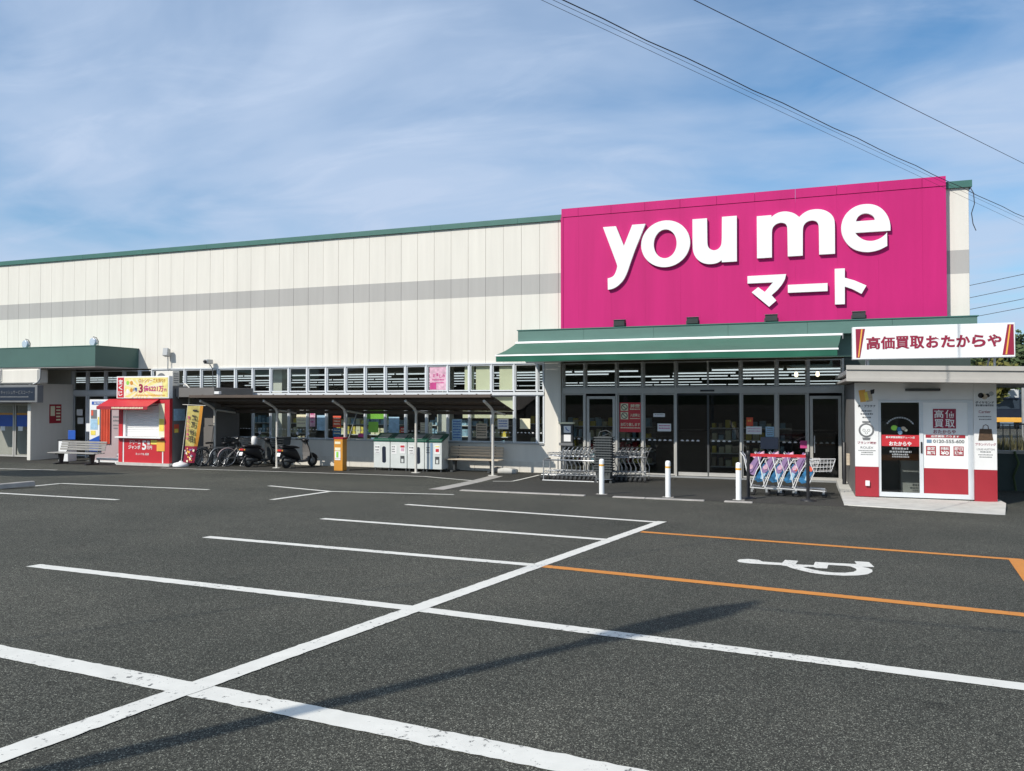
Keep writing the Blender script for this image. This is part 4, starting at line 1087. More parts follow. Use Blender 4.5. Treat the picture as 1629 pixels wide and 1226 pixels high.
# ------------------------------------------------------------------ scooters
def scooter(label, loc, rz, body, panel, box):
    t = thing('scooter', label, 'scooter', loc, rz, 'scooters parked under the shelter')
    for x, nm in ((-0.58, 'rear_wheel'), (0.60, 'front_wheel')):
        w = MB().tube(circ((x, 0, 0.215), 0.165, 22), 0.052, 9, 0, True).build(nm, 'rubber', t, 0, True)
        MB().lathe([(0.03, -0.05), (0.11, -0.03), (0.118, 0.0), (0.11, 0.03), (0.03, 0.05)], (x, 0, 0.215), 16, axis='y').build('rim', 'galv', w, 0, True)
    MB().loft([(-0.86, 0.62, 0.05, 0.05, 0), (-0.80, 0.60, 0.11, 0.10, 0), (-0.62, 0.58, 0.155, 0.15, 0), (-0.40, 0.54, 0.165, 0.18, 0), (-0.22, 0.47, 0.15, 0.20, 0), (-0.10, 0.36, 0.13, 0.16, 0), (-0.03, 0.28, 0.11, 0.06, 0)], 16).build('rear_cowl', body, t, 0, True)
    MB().loft([(-0.84, 0.755, 0.07, 0.03, 0), (-0.70, 0.765, 0.125, 0.05, 0), (-0.45, 0.745, 0.14, 0.055, 0), (-0.20, 0.725, 0.125, 0.05, 0), (-0.06, 0.70, 0.07, 0.03, 0)], 14).build('seat', 'black', t, 0, True)
    MB().loft([(-0.12, 0.24, 0.13, 0.05, 0), (0.05, 0.215, 0.15, 0.04, 0), (0.25, 0.225, 0.145, 0.045, 0), (0.33, 0.26, 0.13, 0.07, 0)], 12).build('footboard', panel, t, 0, True)
    b = MB()
    rows = [(0.31, 0.24, 0.13), (0.335, 0.36, 0.17), (0.33, 0.52, 0.19), (0.30, 0.68, 0.165), (0.26, 0.82, 0.11), (0.235, 0.90, 0.08)]
    for i in range(len(rows) - 1):
        for j in range(8):
            def P(r, u, off):
                x, z, w = r
                return (x + 0.12 * (1 - u * u) + off, w * u, z)
            u0, u1 = -1 + j / 4, -1 + (j + 1) / 4
            b.face([P(rows[i], u0, 0), P(rows[i], u1, 0), P(rows[i + 1], u1, 0), P(rows[i + 1], u0, 0)], 0, True)
            b.face([P(rows[i], u0, -0.10 * (1 - u0 * u0) - 0.02), P(rows[i + 1], u0, -0.10 * (1 - u0 * u0) - 0.02), P(rows[i + 1], u1, -0.10 * (1 - u1 * u1) - 0.02), P(rows[i], u1, -0.10 * (1 - u1 * u1) - 0.02)], 1, True)
    b.build('leg_shield', [body, panel], t, 0, True)
    MB().loft([(0.40, 0.40, 0.03, 0.03, 0.2), (0.50, 0.44, 0.075, 0.06, 0.1), (0.62, 0.44, 0.085, 0.05, 0), (0.76, 0.37, 0.075, 0.05, -0.4), (0.82, 0.30, 0.05, 0.03, -0.8)], 12).build('front_mudguard', body, t, 0, True)
    MB().tube([(0.60, 0.07, 0.215), (0.46, 0.07, 0.48), (0.25, 0.0, 0.92)], 0.022, 7).tube([(0.60, -0.07, 0.215), (0.46, -0.07, 0.48)], 0.022, 7).build('fork', 'galv', t, 0, True)
    MB().loft([(0.14, 0.95, 0.06, 0.05, 0), (0.20, 0.965, 0.13, 0.065, 0), (0.28, 0.95, 0.12, 0.065, 0), (0.345, 0.93, 0.06, 0.04, 0)], 12).build('handlebar_cover', body, t, 0, True)
    MB().tube([(0.12, -0.34, 0.985), (0.20, -0.15, 0.985), (0.20, 0.15, 0.985), (0.12, 0.34, 0.985)], 0.016, 7).build('handlebar', 'black', t, 0, True)
    MB().lathe([(0.02, 0.0), (0.075, 0.01), (0.085, 0.03)], (0.335, 0, 0.945), 16, axis='x').build('head_lamp', 'lamp_glass', t, 0, True)
    for s in (-1, 1):
        st = MB().tube([(0.17, s * 0.20, 0.99), (0.16, s * 0.27, 1.16)], 0.007, 5).build('mirror', 'black', t, 0, True)
        MB().lathe([(0.06, -0.012), (0.063, 0.0), (0.05, 0.012)], (0.155, s * 0.285, 1.20), 16, axis='x').build('mirror_glass', 'lamp_glass', st, 0, True)
    MB().box(-0.895, -0.85, -0.085, 0.085, 0.605, 0.675).build('tail_lamp', 'red', t, 0.012, True)
    for s in (-1, 1):
        MB().box(-0.88, -0.84, s * 0.13 - 0.03, s * 0.13 + 0.03, 0.61, 0.665).build('indicator', 'orange', t, 0.01, True)
    MB().prism([(-0.90, 0.56), (-0.895, 0.56), (-0.935, 0.44), (-0.94, 0.44)], 'y', -0.085, 0.085).build('number_plate', 'white', t, 0, True)
    MB().prism([(-0.80, 0.50), (-0.72, 0.52), (-0.86, 0.36), (-0.91, 0.32)], 'y', -0.06, 0.06).build('rear_mudguard', 'black', t, 0, True)
    MB().loft([(-0.78, 0.30, 0.045, 0.055, 0), (-0.50, 0.27, 0.05, 0.06, 0), (-0.30, 0.25, 0.045, 0.05, 0)], 10).build('muffler', 'dark', t, 0, True).location = (0, -0.13, 0)
    MB().loft([(-0.66, 0.23, 0.06, 0.07, 0), (-0.40, 0.24, 0.075, 0.09, 0), (-0.15, 0.25, 0.06, 0.07, 0)], 10).build('engine_case', 'dark', t, 0, True).location = (0, 0.06, 0)
    MB().tube([(-0.30, 0.10, 0.2), (-0.33, 0.17, 0.01), (-0.33, -0.17, 0.01), (-0.30, -0.10, 0.2)], 0.012, 5).build('kickstand', 'dark', t, 0, True)
    if box:
        b = MB()
        for z, h in ((0.84, 0.15), (0.93, 0.16), (1.02, 0.175), (1.10, 0.185)):
            b.tube([(-0.70 - h, -h, z), (-0.70 + h, -h, z), (-0.70 + h, h, z), (-0.70 - h, h, z)], 0.008, 4, 0, True)
        b.prism([(-0.85, 0.83), (-0.55, 0.83), (-0.515, 1.10), (-0.885, 1.10)], 'y', -0.165, -0.16).prism([(-0.85, 0.83), (-0.55, 0.83), (-0.515, 1.10), (-0.885, 1.10)], 'y', 0.16, 0.165)
        b.box(-0.85, -0.55, -0.16, 0.16, 0.825, 0.832)
        b.build('rear_basket', 'dark', t, 0, True)
    return t
scooter('black scooter with red tail lamp beside the bicycles', (-18.22, 23.62, 0.01), R(78), 'black', 'dark', False)
scooter('black scooter with rear basket and beige footwell behind a shelter post', (-16.64, 23.66, 0.01), R(76), 'black', 'kioskgrey', True)
t = tag(MB().loft([(-0.10, 0.0, 0.03, 0.12, 0), (-0.05, 0, 0.10, 0.17, 0), (0.06, 0, 0.11, 0.17, 0), (0.11, 0, 0.04, 0.1, 0)], 12).build('plastic_bag', 'white'), 'white plastic bag hanging on the scooter nearest the bicycles', 'bag')
t.location = (-18.42, 23.45, 0.93)

# ------------------------------------------------------------------ orange stand and recycling bins
t = thing('umbrella_bag_stand', 'narrow orange stand with white notices beside a shelter post', 'stand', (-14.52, 23.0, 0))
bx('body', 'orange', t, -14.70, -14.36, 22.85, 23.12, 0.02, 1.08, 0.01)
bx('cap', 'hutred', t, -14.72, -14.34, 22.84, 23.14, 1.082, 1.14, 0.01)
for z0, z1, m in ((0.92, 1.0, 'cream_p'), (0.70, 0.80, 'cream_p'), (0.44, 0.68, 'white'), (0.38, 0.43, 'white')):
    bx('notice', m, t, -14.66, -14.44, 22.842, 22.848, z0, z1)
bx('notice', 'lime', t, -14.60, -14.52, 22.836, 22.841, 0.47, 0.66)
binlab = ['leftmost recycling bin, pale with tall dark slot', 'second recycling bin from the left with red notice', 'third recycling bin, tall dark slot, behind the shelter post', 'rightmost recycling bin with grey stripe and yellow notice']
for k in range(4):
    x0 = -13.62 + k * 0.645; x1 = x0 + 0.62
    t = thing('recycling_bin', binlab[k], 'bin', ((x0 + x1) / 2, 23.9, 0), 0, 'recycling bins under the shelter')
    MB().prism([(23.62, 0.10), (24.15, 0.10), (24.15, 1.17), (23.62, 0.98)], 'x', x0, x1).build('body', 'binwhite', t, 0.008)
    ld = MB().prism([(23.60, 0.99), (24.17, 1.195), (24.17, 1.26), (24.08, 1.27), (23.60, 1.06)], 'x', x0 - 0.01, x1 + 0.01).build('lid', 'bingreen', t, 0.008)
    MB().prism([(23.70, 1.105), (23.98, 1.222), (23.98, 1.232), (23.70, 1.115)], 'x', x0 + 0.12, x1 - 0.12).build('lid_label', 'galv', ld)
    for x in (x0 + 0.05, x1 - 0.05):
        for y in (23.68, 24.1):
            MB().lathe([(0.03, 0.0), (0.03, 0.095)], (x, y, 0.003), 8).build('leg', 'dark', t)
    if k in (0, 2):
        MB().prism([(x0 + 0.40 + 0.075 * math.cos(a) , 0.55 + (0.22 if math.sin(a) > 0 else -0.22) + 0.06 * math.sin(a)) for a in [i * math.pi / 6 for i in range(12)]], 'y', 23.612, 23.619).build('slot', 'navy', t)
        bx('pictogram', 'white', t, x0 + 0.05, x0 + 0.24, 23.612, 23.618, 0.58, 0.86)
        printlines([(x0 + 0.07, x0 + 0.22, 0.78, 0.05), (x0 + 0.07, x0 + 0.2, 0.68, 0.05), (x0 + 0.08, x0 + 0.22, 0.61, 0.03)], 'greyprint', t, 23.611)
    else:
        bx('notice', 'white', t, x0 + 0.36, x0 + 0.56, 23.612, 23.618, 0.60, 0.90)
        bx('notice_print', 'red' if k == 1 else 'yellow', t, x0 + 0.385, x0 + 0.535, 23.607, 23.611, 0.80 if k == 1 else 0.84, 0.87)
        bx('notice_print', 'pinkp' if k == 1 else 'red', t, x0 + 0.40, x0 + 0.52, 23.607, 23.611, 0.68, 0.78)
        bx('slot', 'dark', t, x0 + 0.38, x0 + 0.53, 23.612, 23.618, 0.28, 0.52)
        bx('slot_flap', 'binwhite', t, x0 + 0.42, x0 + 0.50, 23.606, 23.611, 0.30, 0.42)
        if k == 3:
            bx('stripe', 'farblue', t, x0 + 0.20, x0 + 0.29, 23.612, 23.618, 0.11, 0.97)
        bx('pictogram', 'white', t, x0 + 0.05, x0 + 0.24, 23.613, 23.6185, 0.58, 0.86) if k == 1 else None
        printlines([(x0 + 0.06, x0 + 0.18, 0.80, 0.04), (x0 + 0.06, x0 + 0.17, 0.72, 0.04), (x0 + 0.06, x0 + 0.18, 0.64, 0.04)], 'greyprint', t, 23.6115)
b = MB().loft([(-0.30, 0.08, 0.14, 0.075, 0), (-0.1, 0.10, 0.17, 0.10, 0), (0.15, 0.09, 0.17, 0.09, 0), (0.32, 0.07, 0.12, 0.065, 0)], 10, 0, 5)
t = tag(b.build('stone_block', 'concrete_lt'), 'pale rough stone block at the end of the tan bench', 'block'); t.location = (-8.92, 24.1, 0.0)
t = tag(b.build('stone_block', 'concrete'), 'grey concrete block tucked under the tan bench end', 'block'); t.location = (-9.35, 24.35, 0.0); t.scale = (0.7, 0.8, 0.9)

# posters on the glass
def poster(win, m, x0, x1, z0, z1, rows=0, ink='greyprint', y=D + 0.008):
    o = bx('poster', m, win, x0, x1, y - 0.004, y, z0, z1)
    if rows:
        printlines([(x0 + 0.04, x1 - 0.04, z1 - (i + 1) * (z1 - z0) / (rows + 1), (z1 - z0) / (rows + 1) * 0.45) for i in range(rows)], ink, win, y - 0.0045)
    return o
def low(x):
    k = max(i for i in range(len(lows)) if edges[i] <= x); return lows[k]
def upw(x):
    k = max(i for i in range(len(ups)) if edges[i] <= x); return ups[k]
for m, x0, x1, z0, z1, r_, ink in (('cream_p', -17.53, -17.10, 1.40, 1.86, 3, 'tan'), ('white', -17.40, -17.22, 1.90, 2.06, 1, 'blue'), ('pinkp', -16.95, -16.72, 1.42, 2.0, 3, 'magp'), ('ltblue', -16.64, -16.30, 1.28, 1.84, 0, ''), ('orange_c', -15.96, -15.62, 1.40, 1.82, 3, 'cream_p'), ('sky_p', -15.96, -15.62, 1.06, 1.38, 2, 'cream_p'),
    ('lime', -14.48, -14.08, 1.24, 1.62, 0, ''), ('ltblue', -13.66, -13.24, 1.05, 1.80, 0, ''), ('tan', -12.42, -12.14, 1.20, 1.62, 4, 'cream_p'), ('cream_p', -12.08, -11.95, 1.20, 1.62, 3, 'tan'), ('ltblue', -11.20, -10.83, 1.0, 1.74, 7, 'blue'), ('white', -9.52, -9.13, 1.42, 1.76, 3, 'blue'), ('cream_p', -8.72, -8.36, 1.44, 1.78, 0, ''), ('tan', -10.30, -9.9, 1.1, 1.6, 5, 'ink'), ('magp', -14.9, -14.6, 1.06, 1.2, 0, ''), ('red', -13.2, -12.98, 1.10, 1.45, 3, 'cream_p'),
    ('sky_p', -12.7, -12.2, 1.95, 2.08, 1, 'white')):
    poster(low((x0 + x1) / 2), m, x0, x1, z0, z1, r_, ink)
w = upw(-11.7)
poster(w, 'pinkp', -12.06, -11.38, 2.75, 3.55)
for i in range(4):
    txt('お楽しみ'[i], -11.88 + i * 0.12, D + 0.003, 3.25 + 0.03 * math.sin(i * 2), 0.10, 0.12, 'magp', w, 0.02)
printlines([(-11.95, -11.50, 3.08, 0.05), (-11.95, -11.5, 2.98, 0.04)], 'magp', w, D + 0.003)
b = MB().box(-12.04, -11.8, D - 0.002, D + 0.003, 2.77, 3.0); b.build('present_print', 'magp', w)
# entrance notices
e2, e3, e5 = bays[2], bays[3], bays[5]
YN = D + 0.03
rp = bx('red_notice', 'red', e2, -5.36, -4.66, YN - 0.006, YN, 1.38, 2.32)
for zc in (2.17, 1.90):
    pn = bx('sign_plate', 'cream_p', e2, -5.32, -5.08, YN - 0.011, YN - 0.007, zc - 0.115, zc + 0.115)
    b = MB().tube([(-5.20 + 0.09 * math.cos(i * 0.3927), YN - 0.014, zc + 0.09 * math.sin(i * 0.3927)) for i in range(16)], 0.011, 5, 0, True)
    b.tube([(-5.26, YN - 0.014, zc + 0.06), (-5.14, YN - 0.014, zc - 0.06)], 0.010, 5); b.build('prohibition_ring', 'ink', e2)
txt('禁煙', -4.86, YN - 0.009, 2.21, 0.30, 0.11, 'cream_p', e2, 0.02)
printlines([(-5.02, -4.70, 2.09, 0.04), (-5.02, -4.70, 1.80, 0.03), (-5.32, -4.70, 1.50, 0.035)], 'cream_p', e2, YN - 0.0065)
txt('入店禁止', -4.86, YN - 0.009, 1.92, 0.32, 0.10, 'cream_p', e2, 0.02)
txt('お断り致します', -5.01, YN - 0.009, 1.62, 0.62, 0.11, 'cream_p', e2, 0.02)
poster(e3, 'white', -4.28, -3.92, 1.87, 1.98, 1, 'greyprint', YN)
poster(e3, 'white', -4.15, -3.73, 1.42, 1.66, 2, 'magp', YN)
poster(e5, 'orange_c', -1.47, -1.28, 1.62, 1.87, 1, 'gold', YN)
poster(e5, 'white', -1.48, -1.03, 1.37, 1.60, 2, 'pinkp', YN)
poster(e5, 'ltblue', -0.92, -0.68, 1.30, 1.60, 4, 'greyprint', YN)
bx('red_notice', 'magp', bays[6], 0.05, 0.24, D - 0.02, D - 0.012, 0.98, 1.2)
pp = thing('notice_cabinet', 'dark wall cabinet with white sheets on the pillar left of the entrance', 'notice box', (-7.05, 24.6, 0.95))
bx('cabinet', 'dark', pp, -7.24, -6.84, 24.50, 24.66, 1.02, 1.62, 0.008)
bx('hood', 'cream_p', pp, -7.30, -6.80, 24.46, 24.68, 1.625, 1.68)
bx('shelf', 'greyprint', pp, -7.28, -6.82, 24.44, 24.66, 0.93, 1.015)
for z0, z1 in ((1.34, 1.56), (1.06, 1.28)):
    bx('sheet', 'white', pp, -7.13, -6.90, 24.49, 24.497, z0, z1)
MB().tube([(-7.06, 24.485, 1.52), (-7.05, 24.485, 1.46), (-6.98, 24.485, 1.41), (-6.95, 24.485, 1.40)], 0.012, 5).build('handset_print', 'blue', pp)

# ------------------------------------------------------------------ shopping trolleys
def trolley():
    t = thing('shopping_trolley', 'x', 'trolley', (0, 0, 0))
    # local: front to +x, handle at x = 0
    for s in (-1, 1):
        MB().tube([(0.74, s * 0.17, 0.15), (0.40, s * 0.20, 0.15), (0.05, s * 0.235, 0.17), (0.03, s * 0.24, 0.42), (0.13, s * 0.24, 0.62), (0.03, s * 0.24, 0.90), (-0.03, s * 0.24, 0.99)], 0.0125, 7).build('side_tube', 'steel', t, 0, True)
    MB().tube([(-0.03, -0.24, 0.99), (-0.03, 0.24, 0.99)], 0.016, 8).build('handle', 'dark', t, 0, True)
    up = MB().tube([(0.08, -0.22, 0.70), (0.56, -0.18, 0.74), (0.60, 0, 0.745), (0.56, 0.18, 0.74), (0.08, 0.22, 0.70)], 0.010, 6, 0, True)
    for k in range(4):
        y = -0.135 + k * 0.09; up.tube([(0.08, y, 0.70), (0.585, y * 0.8, 0.742)], 0.005, 4)
    up.tube([(0.03, -0.24, 0.88), (0.30, -0.21, 0.80), (0.54, -0.18, 0.80), (0.54, 0.18, 0.80), (0.30, 0.21, 0.80), (0.03, 0.24, 0.88)], 0.008, 5)
    up.build('upper_basket_frame', 'steel', t, 0, True)
    lo = MB().tube([(0.06, -0.22, 0.29), (0.62, -0.17, 0.27), (0.62, 0.17, 0.27), (0.06, 0.22, 0.29)], 0.009, 6, 0, True)
    for k in range(4):
        y = -0.13 + k * 0.087; lo.tube([(0.06, y, 0.29), (0.62, y * 0.8, 0.27)], 0.005, 4)
    lo.tube([(0.74, -0.17, 0.15), (0.62, -0.17, 0.27)], 0.009, 5).tube([(0.74, 0.17, 0.15), (0.62, 0.17, 0.27)], 0.009, 5).tube([(0.74, -0.17, 0.15), (0.74, 0.17, 0.15)], 0.010, 5)
    lo.build('lower_rack', 'steel', t, 0, True)
    for x, y in ((0.05, 0.235), (0.05, -0.235), (0.72, 0.17), (0.72, -0.17)):
        c = MB().box(x - 0.02, x + 0.03, y - 0.018, y + 0.018, 0.07, 0.145).build('caster', 'dark', t, 0.004, True)
        MB().lathe([(0.02, -0.014), (0.055, -0.012), (0.055, 0.012), (0.02, 0.014)], (x + 0.02, y, 0.058), 12, axis='y').build('wheel', 'rubber', c, 0, True)
    return t
tr = trolley()
n = 0
for i in range(9):
    x = -6.50 + i * 0.130
    lab = ['first', 'second', 'third', 'fourth', 'fifth', 'sixth', 'seventh', 'eighth', 'last'][i] + ' silver trolley from the left in the railed row beside the baskets'
    if i == 0:
        tr.location = (x, 22.62, gz(22.6)); tr.rotation_euler = (0, 0, R(180)); tr['label'] = lab; tr['group'] = 'trolleys in the railed row'
    else:
        dup(tr, (x, 22.62, gz(22.6)), R(180 + random.uniform(-2, 2)), lab, 'trolleys in the railed row')
for i in range(7):
    dup(tr, (-4.90 + i * 0.135, 22.75 + 0.02 * i, gz(22.7)), R(180 + random.uniform(-4, 4)), ['first', 'second', 'third', 'fourth', 'fifth', 'sixth', 'last'][i] + ' silver trolley from the left in the row right of the baskets', 'trolleys right of the baskets')
cr = thing('trolley_rail', 'low steel rail round the left row of shopping trolleys', 'rail', (-6.3, 22.5, 0))
MB().tube([(-7.1, 22.9, 0.63), (-7.1, 22.24, 0.63), (-5.5, 22.24, 0.63)], 0.022, 7).build('top_rail', 'steel', cr)
bx('floor_rail', 'white', cr, -7.12, -5.42, 22.18, 22.24, 0.012, 0.045)
for x, y in ((-7.1, 22.24), (-7.1, 22.9), (-6.85, 22.9), (-5.5, 22.24)):
    MB().tube([(x, y, 0.01), (x, y, 0.63)], 0.018, 7).build('post', 'galv', cr)
# baskets, nested
def basketmesh():
    b = MB()
    def ring(z, hx, hy): return [(-hx, -hy, z), (hx, -hy, z), (hx, hy, z), (-hx, hy, z)]
    for (z0, a0, c0), (z1, a1, c1), m in (((0.0, 0.185, 0.13), (0.20, 0.225, 0.165), 0), ((0.20, 0.225, 0.165), (0.205, 0.262, 0.20), 0), ((0.205, 0.262, 0.20), (0.235, 0.262, 0.20), 0)):
        r0, r1 = ring(z0, a0, c0), ring(z1, a1, c1)
        for k in range(4):
            b.face([r0[k], r0[(k + 1) % 4], r1[(k + 1) % 4], r1[k]])
    b.face(ring(0, 0.185, 0.13))
    for k in range(6):
        x = -0.2 + k * 0.08
        b.box(x - 0.006, x + 0.006, -0.178, -0.168, 0.12, 0.205).box(x - 0.006, x + 0.006, 0.168, 0.178, 0.12, 0.205)
    return b.mesh('shopping_basket', 'basketgrey')
bm_ = basketmesh()
for k in range(14):
    o = bpy.data.objects.new('shopping_basket', bm_); COL.objects.link(o)
    o.location = (-5.24 + random.uniform(-0.006, 0.006), 22.13 + random.uniform(-0.006, 0.006), 0.16 + k * 0.073)
    o.rotation_euler = (0, 0, random.uniform(-0.02, 0.02))
    tag(o, ['lowest', 'second', 'third', 'fourth', 'fifth', 'sixth', 'seventh', 'eighth', 'ninth', 'tenth', 'eleventh', 'twelfth', 'thirteenth', 'topmost'][k] + ' dark grey basket, counted from the ground, in the stack behind the left bollard', 'basket', 'stacked dark shopping baskets')
topb = o
MB().tube([(-0.18, -0.01, 0.22), (-0.12, -0.01, 0.38), (0.06, 0.0, 0.42), (0.22, -0.01, 0.34), (0.24, -0.01, 0.22)], 0.012, 6).tube([(-0.06, -0.13, 0.24), (0.12, -0.03, 0.32), (0.22, 0.07, 0.24)], 0.014, 5).build('carry_handle', 'dark', topb, 0, True)
t = thing('basket_dolly', 'wheeled steel dolly under the dark basket stack', 'dolly', (-5.24, 22.13, 0))
MB().tube([(-5.48, 21.95, 0.14), (-5.0, 21.95, 0.14), (-5.0, 22.31, 0.14), (-5.48, 22.31, 0.14)], 0.012, 6, 0, True).build('frame', 'steel', t)
MB().box(-5.47, -5.01, 21.97, 22.29, 0.145, 0.158).build('deck', 'dark', t)
for x in (-5.46, -5.02):
    for y in (21.97, 22.29):
        MB().tube([(x, y, 0.14), (x, y, 0.06)], 0.01, 5).lathe([(0.04, -0.012), (0.04, 0.012)], (x, y, 0.066), 10, axis='y').build('caster', 'dark', t)

# child trolleys with coloured panels
def kid():
    t = thing('child_trolley', 'x', 'trolley', (0, 0, 0))
    for s in (-1, 1):
        MB().tube([(0.70, s * 0.20, 0.16), (0.0, s * 0.24, 0.20), (-0.06, s * 0.24, 0.55), (-0.14, s * 0.24, 0.95), (-0.22, s * 0.24, 1.05)], 0.014, 7).build('side_tube', 'white', t, 0, True)
        # folded side panel
        MB().prism([(0.10, 0.40), (0.18, 0.33), (0.30, 0.36), (0.44, 0.60), (0.38, 0.76), (0.32, 0.80), (0.22, 0.60)], 'y', s * 0.225 - 0.006, s * 0.225 + 0.006).build('side_panel', 'sky_p', t, 0, True)
        MB().prism([(-0.02, 0.54), (0.06, 0.60), (0.22, 0.92), (0.18, 1.0), (0.06, 0.84), (-0.08, 0.64)], 'y', s * 0.235 - 0.007, s * 0.235 + 0.007).build('seat_side', 'purple', t, 0, True)
        MB().prism([(-0.01, 0.64), (0.06, 0.66), (0.08, 0.73), (0.03, 0.77), (-0.04, 0.71)], 'y', s * 0.25 - 0.004, s * 0.25 + 0.004).build('print', 'pinkp', t, 0, True)
        MB().prism([(0.30, 0.66), (0.40, 0.62), (0.44, 0.70), (0.36, 0.76)], 'y', s * 0.236 - 0.004, s * 0.236 + 0.004).build('print', 'orange_c', t, 0, True)
    for s in (-1, 1):
        MB().tube([(0.02, s * 0.245, 0.22), (0.16, s * 0.245, 0.62), (0.34, s * 0.245, 0.92)], 0.010, 6).tube([(0.30, s * 0.245, 0.22), (0.46, s * 0.245, 0.60), (0.36, s * 0.245, 0.88)], 0.009, 6).build('panel_frame', 'white', t, 0, True)
        MB().prism([(0.24, 0.42), (0.30, 0.40), (0.37, 0.55), (0.30, 0.60)], 'y', s * 0.233 - 0.003, s * 0.233 + 0.003).build('print', 'ltblue', t, 0, True)
    MB().tube([(-0.22, -0.24, 1.05), (-0.22, 0.24, 1.05)], 0.017, 8).build('handle', 'galv', t, 0, True)
    MB().prism([(0.0, 0.52), (0.10, 0.48), (0.30, 1.0), (0.20, 1.06)], 'y', -0.22, 0.22).build('seat', 'purple', t, 0.01, True)
    MB().prism([(0.10, 0.90), (0.34, 1.02), (0.32, 1.07), (0.06, 0.95)], 'y', -0.23, 0.23).build('hood', 'pinkp', t, 0.01, True)
    b = MB()
    for z, e in ((0.62, 0.0), (0.72, 0.03), (0.82, 0.06), (0.90, 0.09)):
        b.tube([(0.34, -0.21, z), (0.84 + e, -0.17, z + 0.02), (0.84 + e, 0.17, z + 0.02), (0.34, 0.21, z)], 0.006, 5, 0, True)
    for k in range(7):
        x = 0.36 + k * 0.075
        for s in (-1, 1): b.tube([(x, s * 0.20, 0.62), (x + 0.02, s * 0.20, 0.90)], 0.004, 4, 0, False, False)
        if k < 5: b.tube([(0.84, -0.16 + k * 0.08, 0.64), (0.93, -0.16 + k * 0.08, 0.92)], 0.004, 4, 0, False, False)
    b.build('wire_basket', 'white', t, 0, True)
    b = MB().tube([(0.72, -0.2, 0.16), (0.72, 0.2, 0.16)], 0.012, 6)
    for k in range(5): b.tube([(0.02, -0.16 + k * 0.08, 0.23), (0.70, -0.15 + k * 0.075, 0.20)], 0.006, 4)
    b.build('lower_rack', 'steel', t, 0, True)
    for x, y in ((0.04, 0.24), (0.04, -0.24), (0.66, 0.2), (0.66, -0.2)):
        c = MB().box(x - 0.02, x + 0.03, y - 0.02, y + 0.02, 0.09, 0.17).build('caster', 'galv', t, 0.004, True)
        MB().lathe([(0.02, -0.016), (0.065, -0.014), (0.065, 0.014), (0.02, 0.016)], (x + 0.02, y, 0.067), 12, axis='y').build('wheel', 'rubber', c, 0, True)
    return t
kd = kid()
kl = ['leftmost child seat trolley with blue panels behind the red belt', 'second child seat trolley from the left behind the red belt', 'third child seat trolley from the left behind the red belt', 'rightmost child seat trolley with wire basket sticking out past the barrier']
for i in range(4):
    lo_ = (-1.12 + i * 0.34, 20.35, gz(20.35))
    if i == 0:
        kd.location = lo_; kd['label'] = kl[0]; kd['group'] = 'child trolleys nested by the entrance'
    else:
        dup(kd, lo_, R(random.uniform(-2, 2)), kl[i], 'child trolleys nested by the entrance')
# belt barrier
def bpost(x, y, lab):
    t = thing('barrier_post', lab, 'barrier post', (x, y, gz(y)))
    z0 = gz(y)
    MB().lathe([(0.17, 0.005), (0.17, 0.03), (0.06, 0.05), (0.045, 0.06)], (x, y, z0), 18).build('base', 'black', t)
    MB().lathe([(0.038, 0.055), (0.038, 1.08)], (x, y, z0), 14).build('post', 'black', t)
    MB().lathe([(0.045, 1.0), (0.048, 1.02), (0.048, 1.10), (0.03, 1.12)], (x, y, z0), 14).build('belt_head', 'black', t)
    return t
bpost(-1.10, 19.1, 'black belt barrier post behind the right bollard')
bpost(0.20, 19.1, 'black belt barrier post at the right end of the red belt')
t = tag(MB().box(-1.05, 0.152, 19.098, 19.102, 1.085, 1.155).build('barrier_belt', 'red'), 'red belt stretched between two black barrier posts', 'belt')
t = tag(MB().lathe([(0.05, 0.0), (0.05, 1.25), (0.03, 1.27)], (1.14, 22.6, gz(22.6)), 12).build('standpipe', 'black'), 'black standpipe between the entrance and the small shop hut', 'pipe')
t = tag(MB().box(1.16, 1.24, 21.9, 22.1, 0.72, 1.02).build('meter_box', 'tan', None, 0.01), 'small tan meter box beside the hut wall', 'box')
t = tag(MB().box(-1.05, -0.55, D - 0.42, D - 0.15, 0.95, 1.30).build('notice_board', 'navy', None, 0.01), 'dark navy panel standing against the glass behind the child trolleys', 'panel')
bx('support', 'dark', t, -0.83, -0.77, D - 0.32, D - 0.26, 0.01, 0.948)
# bollards
for i, (x, y, lab) in enumerate(((-4.47, 18.62, 'left white bollard with yellow band in front of the basket stack'), (-2.87, 18.55, 'middle white bollard with yellow band in front of the sliding doors'), (-1.285, 18.62, 'right white bollard with yellow band beside the child trolleys'))):
    z = gz(y)
    t = thing('bollard', lab, 'bollard', (x, y, z), 0, 'white bollards along the entrance kerb')
    MB().lathe([(0.062, 0.0), (0.062, 0.80), (0.058, 0.83), (0.045, 0.85), (0.02, 0.858)], (x, y, z), 18).build('post', 'acryl', t)
    MB().lathe([(0.0635, 0.685), (0.0635, 0.73)], (x, y, z), 18).build('band', 'gold', t)
    MB().box(x - 0.13, x + 0.13, y - 0.09, y + 0.07, z + 0.004, z + 0.010).build('footing', 'concrete', t)

